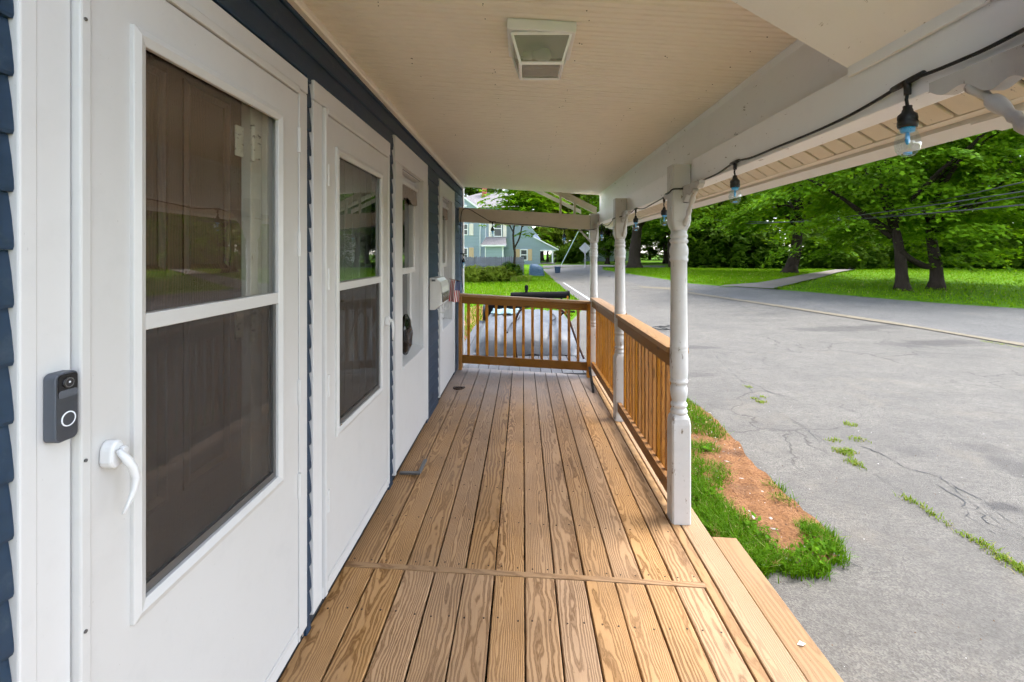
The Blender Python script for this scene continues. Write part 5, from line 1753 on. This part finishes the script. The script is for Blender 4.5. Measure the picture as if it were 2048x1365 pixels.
MB().box(-4.82, 0.15, 35.23, 35.27, z + 0.4, z + 0.5).build('fence_rail', M['fence'], fn)
MB().box(-4.82, 0.15, 35.23, 35.27, z + 1.3, z + 1.4).build('fence_rail', M['fence'], fn)
bpx = [(925, 33.4, 0.98), (945, 33.2, 1.02), (963, 33.6, 0.92), (982, 33.3, 0.95), (1000, 33.6, 0.98)]
for i, (px, y, s) in enumerate(bpx):
    shrub(px, y, s, 'bush', ['green bush against the fence, leftmost beside the house corner', 'green bush against the fence, second from the house corner', 'green bush against the fence, third from the house corner', 'green bush against the fence, fourth from the house corner', 'green bush against the fence, nearest the slim tree'][i], 'bushes along the fence', 1.0)
shrub(1020, 34.9, 0.62, 'shrub', 'dark vine clump on the fence behind the slim tree', 'bushes along the fence', 0.75)
# tall meadow grass by the slim tree
blades('tall_grass', scatter([(-0.9, 33.2), (0.5, 33.2), (0.7, 35), (-0.9, 35)], 1800), 0.45, M['weed'], 0.02, 0.5, True, 'tall rough grass around the slim tree trunk')

# slim tree with feathery leaves in front of the blue house
x, y = G(1027, 562)
z = gz(x, y)
sl_t = thing('slim_tree', (x, y, z), 'slim forked tree with long feathery leaves before the blue house', 'tree')
mb = MB()
mb.tube(smooth_path([(x, y, z), (x + 0.02, y, z + 1.0), (x + 0.10, y, z + 2.0), (x + 0.02, y, z + 2.6)], 4), [0.10] * 6 + [0.085] * 7, 10)
mb.tube(smooth_path([(x + 0.05, y, z + 2.3), (x - 0.02, y, z + 3.4), (x + 0.1, y, z + 4.4), (x + 0.2, y, z + 5.6)], 4), [0.075] * 5 + [0.06] * 4 + [0.04] * 4, 8)
mb.tube(smooth_path([(x + 0.05, y, z + 2.4), (x + 0.45, y, z + 3.2), (x + 0.7, y, z + 4.3), (x + 1.2, y, z + 5.5)], 4), [0.06] * 5 + [0.05] * 4 + [0.03] * 4, 8)
mb.tube(smooth_path([(x + 0.02, y, z + 3.5), (x - 0.5, y, z + 4.6), (x - 0.9, y, z + 5.4)], 4), [0.045] * 5 + [0.025] * 4, 8)
mb.tube(smooth_path([(x + 0.65, y, z + 4.0), (x + 1.4, y - 0.1, z + 4.5), (x + 2.1, y, z + 4.9)], 4), [0.04] * 5 + [0.02] * 4, 8)
mb.build('trunk', M['bark'], sl_t, smooth=True)
cs_, ns_, ss_ = [], [], []
for k in range(330):
    # one long compound leaf: leaflets along a drooping rib
    a = random.uniform(0, 6.283)
    bxx = x + 0.9 + random.gauss(0, 1.15)
    byy = y + random.gauss(0, 0.9)
    bzz = z + 6.1 + random.gauss(0, 0.75) - 0.12 * abs(bxx - x - 0.6)
    if random.random() < 0.12:
        bzz -= 1.2
    L = random.uniform(0.7, 1.25)
    dr = Vector((math.cos(a), math.sin(a), random.uniform(0.0, 0.5)))
    side = Vector((-math.sin(a), math.cos(a), 0))
    for q in range(9):
        u = (q + 1) / 9
        p = Vector((bxx, byy, bzz)) + dr * L * u - Vector((0, 0, 0.45 * L * u * u))
        for s_ in (-1, 1):
            cs_.append(p + side * s_ * 0.13)
            ns_.append((random.gauss(0, 0.25) - side.x * s_ * 0.3, random.gauss(0, 0.25) - side.y * s_ * 0.3, 1.0))
            ss_.append(0.26 * random.uniform(0.8, 1.2))
o = bpy.data.objects.new('crown', leaf_mesh('crown', np.array([tuple(c) for c in cs_]), np.array(ns_), np.array(ss_), T6, M['leaf_a']))
COL.objects.link(o)
W[o.name] = W[sl_t.name]
o.parent = sl_t
o.location = -Vector(W[sl_t.name])
# bright tree filling the gap under the porch gable
tree('yellow_tree', 1096, 0, 0.2, 'yellow', 11.6, 'bright green tree showing under the far gable rake', 'trees in the background', y=80, scale=(2.2, 2.0, 1.7))

# ------------------------------------------------------------------ blue house across the lawn
t = NT('pale_blue_siding')
ps = t.pos
zc = t.n('SeparateXYZ', {0: ps}).outputs[2]
fz = t.math('FRACT', t.math('MULTIPLY', zc, 5.5))
ln_ = t.ramp(fz, [(0.0, 1.0), (0.12, 0.0), (1.0, 0.0)])
cc = t.mix(t.noise(ps, 0.8, 4), (0.36, 0.42, 0.56), (0.41, 0.47, 0.62))
t.base(cc, 0.6, 0.3)
t.bump(fz, 1.0, 0.10)
M['paleblue'] = t.m
t = NT('roof_shingle')
bt = t.n('TexBrick', {'Scale': 3.0, 'Vector': t.scale(t.pos, (1, 1, 3)), 'Color1': (0.17, 0.155, 0.155, 1), 'Color2': (0.24, 0.22, 0.22, 1), 'Mortar': (0.10, 0.09, 0.09, 1)})
t.base(t.mix(0.35, bt.outputs[0], t.mix(t.noise(t.pos, 1.2, 5), (0.14, 0.13, 0.13), (0.27, 0.25, 0.25))), 0.9)
M['shingle'] = t.m
t = NT('chimney_brick')
bt = t.n('TexBrick', {'Scale': 4.0, 'Vector': t.scale(t.pos, (1, 1, 1)), 'Color1': (0.42, 0.085, 0.05, 1), 'Color2': (0.33, 0.06, 0.04, 1), 'Mortar': (0.40, 0.33, 0.28, 1)})
sw = t.n('CombineXYZ')
sp = t.n('SeparateXYZ', {0: t.pos})
t.t.links.new(sp.outputs[0], sw.inputs[0]); t.t.links.new(sp.outputs[2], sw.inputs[1])
t.t.links.new(sw.outputs[0], bt.inputs['Vector'])
t.base(bt.outputs[0], 0.9)
M['brick'] = t.m
M['farwhite'] = plain('far_white_trim', (0.74, 0.74, 0.73), 0.5, 0.05)
M['shutter'] = plain('tan_shutter', (0.50, 0.35, 0.20), 0.6, 0.1)
M['shutter2'] = plain('pale_shutter', (0.70, 0.62, 0.54), 0.6, 0.1)
M['farglass'] = plain('far_window_glass', (0.035, 0.045, 0.05), 0.08, 0.1)
YH = 60.0
def hx(px, y=YH):
    return (px - CX) * y / F
def hz_(py, y=YH):
    return EYE - (py - CY) * y / F
zg = gz(-3, 60) - 0.3
bh = thing('blue_house', (hx(990), YH, zg + 0.3), 'pale blue two storey house with grey roof behind the fence', 'house')
# main block, left
xL, xM, xR = hx(860), hx(1003), hx(1081)
ze = hz_(416)
MB().box(xL, xM, YH, YH + 9, zg, ze).build('wall', M['paleblue'], bh)
# right wing with lower eave
MB().add([(xM + 0.003, YH + 1.0, zg), (xR, YH + 1.0, zg), (xR, YH + 1.0, hz_(477)), (hx(1069), YH + 1.0, hz_(462)), (hx(1052), YH + 1.0, hz_(438)), (xM + 0.003, YH + 1.0, hz_(405)),
          (xM + 0.003, YH + 8, zg), (xR, YH + 8, zg), (xR, YH + 8, hz_(477)), (hx(1069), YH + 8, hz_(462)), (hx(1052), YH + 8, hz_(438)), (xM + 0.003, YH + 8, hz_(405))],
         [(0, 1, 2, 3, 4, 5), (11, 10, 9, 8, 7, 6), (0, 6, 7, 1), (1, 7, 8, 2), (2, 8, 9, 3), (3, 9, 10, 4), (4, 10, 11, 5), (5, 11, 6, 0)]).build('wing_wall', M['paleblue'], bh)
# porch lean-to on the right: gable triangle, beam, post, floor
pt = MB()
yA, yB = YH + 1.0, YH + 7.0
pts = [(xR + 0.004, hz_(500)), (hx(1108), hz_(500.5)), (hx(1116), hz_(500)), (xR + 0.004, hz_(479))]
pt.extrude(pts, 'y', yA, yB)
pt.build('porch_gable', M['paleblue'], bh)
MB().hexa([(xR - 0.9, yA - 0.35, hz_(475)), (hx(1118), yA - 0.35, hz_(501)), (hx(1118), yB, hz_(501)), (xR - 0.9, yB, hz_(475)), (xR - 0.9, yA - 0.35, hz_(475) + 0.16), (hx(1118), yA - 0.35, hz_(501) + 0.16), (hx(1118), yB, hz_(501) + 0.16), (xR - 0.9, yB, hz_(475) + 0.16)]).build('porch_roof', M['farwhite'], bh)
MB().box(xR, hx(1112), yA - 0.02, yA + 0.16, hz_(502.5), hz_(500.2)).build('porch_beam', M['farwhite'], bh)
MB().box(hx(1104.5), hx(1107.5), yA, yA + 0.2, zg, hz_(502.6)).build('porch_column', M['farwhite'], bh)
MB().box(xR, hx(1112), yA, yB, zg, hz_(527)).build('porch_floor', M['path'], bh)
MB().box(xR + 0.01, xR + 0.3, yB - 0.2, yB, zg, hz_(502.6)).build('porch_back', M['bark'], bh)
# roofs
rf = MB().add([(xL - 0.5, YH - 0.5, ze), (xM + 2.6, YH - 0.5, ze), (xM + 2.6, YH + 9.5, ze), (xL - 0.5, YH + 9.5, ze), (hx(962, 64.5), YH + 4.5, hz_(386, 64.5)), (hx(1012, 64.5), YH + 4.5, hz_(386, 64.5)), (hx(1012, 65), YH + 5.0, hz_(386, 64.5)), (hx(962, 65), YH + 5.0, hz_(386, 64.5))],
              [(0, 1, 5, 4), (1, 2, 6, 5), (2, 3, 7, 6), (3, 0, 4, 7), (4, 5, 6, 7), (3, 2, 1, 0)]).build('roof', M['shingle'], bh)
cx_ = hx(968.5, 63)
chm = MB()
for k in range(16):
    o_ = 0.02 * (k % 2)
    z_ = hz_(402, 63) + k * 0.128
    chm.box(cx_ - 0.30 - o_, cx_ + 0.30 + o_, 63 - o_, 63.6 + o_, z_, z_ + 0.12)
chm.build('chimney', M['brick'], rf)
MB().box(cx_ - 0.34, cx_ + 0.34, 62.9, 63.7, hz_(404, 63) - 0.3, hz_(402, 63) - 0.01).build('chimney_flashing', M['blackmetal'], rf)
# front gable dormer at the left
gx0, gz0_ = hx(926, 58.5), hz_(395, 58.5)
gl_ = MB().extrude([(hx(880, 58.5), hz_(416, 58.5)), (hx(952, 58.5), hz_(416, 58.5)), (gx0, gz0_)], 'y', 58.6, 61).build('gable', M['paleblue'], bh)
MB().hexa([(gx0 - 0.1, 58.3, gz0_ + 0.02), (hx(956, 58.5), 58.3, hz_(418, 58.5)), (hx(956, 58.5), 61, hz_(418, 58.5)), (gx0 - 0.1, 61, gz0_ + 0.02), (gx0 - 0.1, 58.3, gz0_ + 0.22), (hx(956, 58.5), 58.3, hz_(418, 58.5) + 0.22), (hx(956, 58.5), 61, hz_(418, 58.5) + 0.22), (gx0 - 0.1, 61, gz0_ + 0.22)]).build('gable_rake', M['farwhite'], gl_)
MB().box(hx(925.5, 58.5), hx(934, 58.5), 58.50, 58.59, hz_(414, 58.5), hz_(410, 58.5)).build('gable_vent', M['farwhite'], gl_)
# bay with its own small roof
yb_ = YH - 1.2
MB().box(hx(970, yb_), hx(1006, yb_), yb_, YH - 0.003, zg, hz_(491, yb_)).build('bay', M['paleblue'], bh)
MB().hexa([(hx(962, yb_), yb_ - 0.4, hz_(491.5, yb_)), (hx(1013, yb_), yb_ - 0.4, hz_(493, yb_)), (hx(1012), YH - 0.004, hz_(476)), (hx(972), YH - 0.004, hz_(476)), (hx(962, yb_), yb_ - 0.4, hz_(490, yb_)), (hx(1013, yb_), yb_ - 0.4, hz_(491.5, yb_)), (hx(1012), YH - 0.004, hz_(474.5)), (hx(972), YH - 0.004, hz_(474.5))]).build('bay_roof', M['shingle'], bh)
MB().box(hx(963, yb_), hx(1012, yb_), yb_ - 0.46, yb_ - 0.41, hz_(493.5, yb_), hz_(490.5, yb_)).build('bay_fascia', M['farwhite'], bh)
MB().box(hx(970, yb_), hx(971.5, yb_), yb_ - 0.05, yb_ - 0.003, zg, hz_(493, yb_)).build('bay_corner', M['farwhite'], bh)
MB().box(hx(1004.5, yb_), hx(1007, yb_), yb_ - 0.05, yb_ - 0.003, zg, hz_(493, yb_)).build('bay_corner', M['farwhite'], bh)
# corner boards and downspout
MB().box(hx(959.5), hx(961), YH - 0.12, YH - 0.004, zg, ze).build('downspout', M['farwhite'], bh)
MB().box(hx(971), hx(972), YH - 0.12, YH - 0.004, hz_(482), ze).build('corner_trim', M['farwhite'], bh)
def far_window(px0, px1, py0, py1, y, shl=None, shr=None, m='shutter'):
    z0, z1 = hz_(py1, y), hz_(py0, y)
    x0, x1 = hx(px0, y), hx(px1, y)
    w = MB()
    e = 0.11
    w.box(x0, x0 + e, y - 0.10, y - 0.004, z0, z1).box(x1 - e, x1, y - 0.10, y - 0.004, z0, z1).box(x0 + e, x1 - e, y - 0.10, y - 0.004, z1 - e, z1).box(x0 + e, x1 - e, y - 0.10, y - 0.004, z0, z0 + e).box(x0 + e, x1 - e, y - 0.08, y - 0.004, (z0 + z1) / 2 - 0.05, (z0 + z1) / 2 + 0.05)
    w_ = w.build('window', M['farwhite'], bh)
    MB().box(x0 + e, x1 - e, y - 0.03, y - 0.003, z0 + e, (z0 + z1) / 2 - 0.05).build('pane', M['farglass'], w_)
    MB().box(x0 + e, x1 - e, y - 0.03, y - 0.003, (z0 + z1) / 2 + 0.05, z1 - e).build('pane', M['farglass'], w_)
    for s_ in (shl, shr):
        if s_:
            sx0, sx1 = hx(s_[0], y), hx(s_[1], y)
            MB().box(sx0, sx1, y - 0.09, y - 0.004, z0 - 0.02, z1 + 0.02).build('shutter', M[m], w_, bevel=0.01)
far_window(926.5, 936.5, 448, 471, YH, None, (938.5, 947), 'shutter2')
far_window(987, 1004, 441, 474, YH, (977.5, 985.5), (1006, 1013), 'shutter2')
far_window(924, 936, 496, 522, YH, None, (938, 947.5))
far_window(1040.5, 1055, 499, 521.5, YH + 1.0, (1030.5, 1039.5), (1056, 1064))

# white porch house glimpsed through the trees
wh = thing('white_house', at(1450, 530, 70), 'white house with a porch glimpsed between the tree trunks', 'house')
yw = 70
MB().box(hx(1385, yw), hx(1475, yw), yw + 2, yw + 8, hz_(530, yw) - 0.5, hz_(440, yw)).build('wall', M['farwhite'], wh)
MB().box(hx(1385, yw), hx(1475, yw), yw, yw + 2, hz_(530, yw) - 0.5, hz_(522, yw)).build('porch_floor', M['farwhite'], wh)
for px in (1390, 1414, 1438, 1462):
    MB().box(hx(px, yw), hx(px + 2.5, yw), yw, yw + 0.2, hz_(522, yw), hz_(480, yw)).build('porch_column', M['farwhite'], wh)
MB().box(hx(1385, yw), hx(1475, yw), yw + 0.02, yw + 0.1, hz_(512, yw), hz_(509.5, yw)).build('porch_rail', M['farwhite'], wh)
MB().box(hx(1380, yw), hx(1480, yw), yw - 0.4, yw + 8.4, hz_(440, yw), hz_(436, yw)).build('roof', M['shingle'], wh)
for px in (1400, 1426, 1450):
    MB().box(hx(px, yw), hx(px + 8, yw), yw + 1.95, yw + 1.996, hz_(516, yw), hz_(488, yw)).build('window', M['farglass'], wh)
gh = thing('grey_house', at(1180, 528, 88), 'grey blue house beyond the side street behind the sign', 'house')
MB().box(hx(1157, 88), hx(1260, 88), 88, 95, hz_(532, 88) - 0.5, hz_(503, 88)).build('wall', M['paleblue'], gh)
MB().box(hx(1158, 88), hx(1165, 88), 87.9, 87.996, hz_(528, 88) - 0.3, hz_(505, 88)).build('porch_panel', M['farwhite'], gh)
MB().extrude([(hx(1152, 88), hz_(503, 88)), (hx(1265, 88), hz_(503, 88)), (hx(1208, 88), hz_(480, 88))], 'y', 87.6, 95.4).build('roof', M['shingle'], gh)

# ------------------------------------------------------------------ street things
sx, sy, szz = at(1170, 497, 46)
rs = thing('road_sign', (sx, sy, gz(sx, sy)), 'diamond road sign seen from its grey back on a post', 'sign')
MB().add([(sx - 0.58, sy, szz), (sx, sy, szz - 0.58), (sx + 0.58, sy, szz), (sx, sy, szz + 0.58), (sx - 0.58, sy + 0.012, szz), (sx, sy + 0.012, szz - 0.58), (sx + 0.58, sy + 0.012, szz), (sx, sy + 0.012, szz + 0.58)],
         [(0, 1, 2, 3), (7, 6, 5, 4), (0, 4, 5, 1), (1, 5, 6, 2), (2, 6, 7, 3), (3, 7, 4, 0)]).build('plate', plain('sign_back', (0.42, 0.43, 0.46), 0.45, 0.15, 3, metal=0.3), rs, bevel=0.004)
MB().box(sx - 0.05, sx + 0.05, sy - 0.05, sy - 0.004, gz(sx, sy) - 0.1, szz + 0.4).build('post', plain('sign_post', (0.40, 0.38, 0.42), 0.5), rs)
# guy wire and the dark box at its foot
g0, g1 = at(1157, 463, 44), at(1122, 531, 44)
tag(MB().tube([g0, g1], 0.035, 8).build('guy_wire', plain('guy_guard', (0.45, 0.55, 0.50), 0.5)), 'pale slanting guy wire beyond the corner post', 'wire')
bxp = at(1115, 539, 43)
rb = thing('roadside_box', (bxp[0], 43, gz(bxp[0], 43)), 'small dark blue box at the foot of the guy wire', 'box')
M['navy'] = plain('navy_plastic', (0.02, 0.045, 0.085), 0.5)
MB().hexa([(bxp[0] - 0.22, 42.8, gz(bxp[0], 43)), (bxp[0] + 0.22, 42.8, gz(bxp[0], 43)), (bxp[0] + 0.22, 43.2, gz(bxp[0], 43)), (bxp[0] - 0.22, 43.2, gz(bxp[0], 43)), (bxp[0] - 0.27, 42.75, bxp[2] + 0.2), (bxp[0] + 0.27, 42.75, bxp[2] + 0.2), (bxp[0] + 0.27, 43.25, bxp[2] + 0.2), (bxp[0] - 0.27, 43.25, bxp[2] + 0.2)]).build('bin', M['navy'], rb, bevel=0.02)
MB().box(bxp[0] - 0.29, bxp[0] + 0.29, 42.72, 43.27, bxp[2] + 0.203, bxp[2] + 0.26).build('lid', M['navy'], rb, bevel=0.015)
# blue tarp heap on the left lawn
t = NT('navy_tarp')
t.base(t.mix(t.noise(t.pos, 1.5, 4), (0.016, 0.05, 0.10), (0.03, 0.085, 0.15)), 0.42)
t.bump(t.noise(t.scale(t.pos, (1, 1, 6)), 2.0, 5), 0.9, 0.12)
bt_ = MB()
c0_ = at(1071, 551, 40)
n_ = 22
for j in range(n_ + 1):
    for i in range(n_ + 1):
        u, v = i / n_ * 2 - 1, j / n_ * 2 - 1
        e = abs(u) ** 5 + abs(v) ** 5
        x = c0_[0] + u * 0.66 + 0.12 * (1 - max(0, 1 - e))
        y = 40.6 + v * 0.9
        zz = gz(x, y) + 0.95 * max(0, 1 - e) ** 0.4 * (1 - 0.12 * u) + 0.03 * smoothnoise(x * 2, y * 2)
        bt_.v.append((x, y, max(zz, gz(x, y) - 0.02)))
for j in range(n_):
    for i in range(n_):
        b = j * (n_ + 1) + i
        bt_.f.append((b, b + 1, b + n_ + 2, b + n_ + 1)); bt_.m.append(0)
tag(bt_.build('tarp_heap', t.m, None, smooth=True), 'heap under a dark blue tarp at the end of the left lawn', 'tarp')

# overhead wires along the right side of the street
WR = [((2080, 357), (1690, 416), 'topmost overhead wire crossing the right trees'), ((2080, 378), (1440, 447), 'second overhead wire from the top across the right trees'), ((2080, 388), (1560, 438), 'third overhead wire from the top across the right trees'), ((2080, 407), (1425, 440), 'lowest and thickest overhead wire across the right trees')]
M['wire'] = plain('wire_black', (0.05, 0.05, 0.052), 0.5)
for i, (p, q, lb) in enumerate(WR):
    a, b = Vector(at(p[0], p[1], 13.0 + i * 0.2)), Vector(at(q[0], q[1], 34 + i))
    pts = []
    for k in range(25):
        u = k / 24
        c = a.lerp(b, u)
        c.z -= 0.35 * math.sin(u * math.pi)
        pts.append(c)
    tag(MB().tube(pts, 0.028 if i == 3 else 0.020, 6).build('power_line', M['wire']), lb, 'wire', 'overhead wires')
# coil of black hose lying on the lot behind the rail
hp = []
hxx, hyy = G(1320, 660)
for k in range(34):
    a = k * 0.42
    hp.append((hxx + (0.20 + 0.05 * math.sin(k * 0.5)) * math.cos(a) + k * 0.006, hyy + (0.30 + 0.08 * math.sin(k * 0.31)) * math.sin(a), gz(hxx, hyy) + 0.02 + 0.002 * k))
tag(MB().tube(hp, 0.010, 8).build('hose_coil', M['black'], None, smooth=True), 'loose coil of black hose on the asphalt behind the near railing', 'hose')
# pale stones on the soil bed
stn = MB()
for (px, py, s) in [(1513, 993, 0.022), (1524, 992, 0.02), (1500, 998, 0.026), (1517, 1012, 0.018), (1471, 1017, 0.02), (1541, 1045, 0.016), (1537, 1032, 0.01), (1475, 1000, 0.012), (1526, 1003, 0.014), (1508, 1014, 0.012), (1434, 950, 0.01), (1498, 1030, 0.010)]:
    xq, yq = G(px, py)
    zq = gz(xq, yq) + 0.030
    pts = []
    for k in range(7):
        a = 2 * math.pi * k / 7
        rr = s * random.uniform(0.7, 1.2)
        pts.append((xq + rr * math.cos(a), yq + rr * math.sin(a)))
    v = [(a_, b_, zq) for a_, b_ in pts] + [(xq, yq, zq + s * 0.7)]
    stn.add(v, [(i, (i + 1) % 7, 7) for i in range(7)])
for (xq, yq) in scatter(bed, 420):
    sz = random.uniform(0.003, 0.009)
    zq = gz(xq, yq) + 0.022 + random.uniform(0, 0.02)
    aa = random.uniform(0, 3.14)
    el = random.choice([1, 1, 1, 4])
    dx, dy = math.cos(aa) * sz * el, math.sin(aa) * sz * el
    stn.add([(xq - dx, yq - dy, zq), (xq + dy / el, yq - dx / el, zq), (xq + dx, yq + dy, zq), (xq - dy / el, yq + dx / el, zq), (xq, yq, zq + sz * 0.8)], [(0, 1, 4), (1, 2, 4), (2, 3, 4), (3, 0, 4)], random.choice([0, 1, 1, 2]))
# loose grit on the asphalt close to the porch
for _ in range(900):
    xq, yq = random.uniform(1.5, 5.5), random.uniform(1.2, 7.5)
    if inpoly(xq, yq, bed):
        continue
    sz = random.uniform(0.002, 0.006)
    zq = gz(xq, yq)
    stn.add([(xq - sz, yq, zq), (xq, yq - sz, zq), (xq + sz, yq, zq), (xq, yq + sz, zq), (xq, yq, zq + sz)], [(0, 1, 4), (1, 2, 4), (2, 3, 4), (3, 0, 4)], random.choice([0, 1, 2, 2, 2, 2, 1, 2]))
o = stn.build('soil_pebbles', [plain('pale_pebble', (0.55, 0.53, 0.50), 0.8), plain('brown_pebble', (0.14, 0.085, 0.05), 0.9), plain('grey_pebble', (0.22, 0.21, 0.20), 0.9)])
o['kind'] = 'stuff'; o['label'] = 'pebbles and twigs scattered on the soil bed and asphalt'; o['category'] = 'pebbles'

wl_c, wl_n, wl_s = [], [], []
for (px, py, r_, n_) in [(1520, 1085, 0.10, 60), (1500, 1060, 0.10, 40), (1560, 1120, 0.12, 50), (1620, 1115, 0.10, 60), (1610, 1130, 0.10, 40), (1430, 1000, 0.1, 40), (1410, 910, 0.1, 50), (1400, 850, 0.12, 50), (1650, 1110, 0.08, 40)]:
    x, y = G(px, py)
    for _ in range(n_):
        wl_c.append((x + random.gauss(0, r_ * 0.5), y + random.gauss(0, r_ * 0.6), gz(x, y) + random.uniform(0.02, 0.10)))
        wl_n.append((random.gauss(0, 0.5), random.gauss(0, 0.5), 1))
        wl_s.append(random.uniform(0.018, 0.045))
me = leaf_mesh('broadleaf_weeds', wl_c, wl_n, wl_s, T6, M['tuft'])
o = bpy.data.objects.new('broadleaf_weeds', me)
COL.objects.link(o)
o['kind'] = 'stuff'; o['label'] = 'small broad leaved weeds among the grass by the deck'; o['category'] = 'weeds'
# cords lying over the tarp
for (pts, lb) in [([(-0.25, 7.75, 0.26), (-0.2, 8.2, 0.34), (-0.05, 8.7, 0.385), (-0.12, 9.4, 0.40), (0.0, 10.0, 0.39)], 'black cord lying over the left half of the tarp'), ([(0.45, 7.7, 0.22), (0.5, 8.3, 0.35), (0.62, 8.8, 0.37), (0.55, 9.5, 0.39)], 'black cord lying over the right half of the tarp')]:
    tag(MB().tube(smooth_path(pts, 6), 0.012, 8).build('tie_cord', M['black'], None, smooth=True), lb, 'cord')
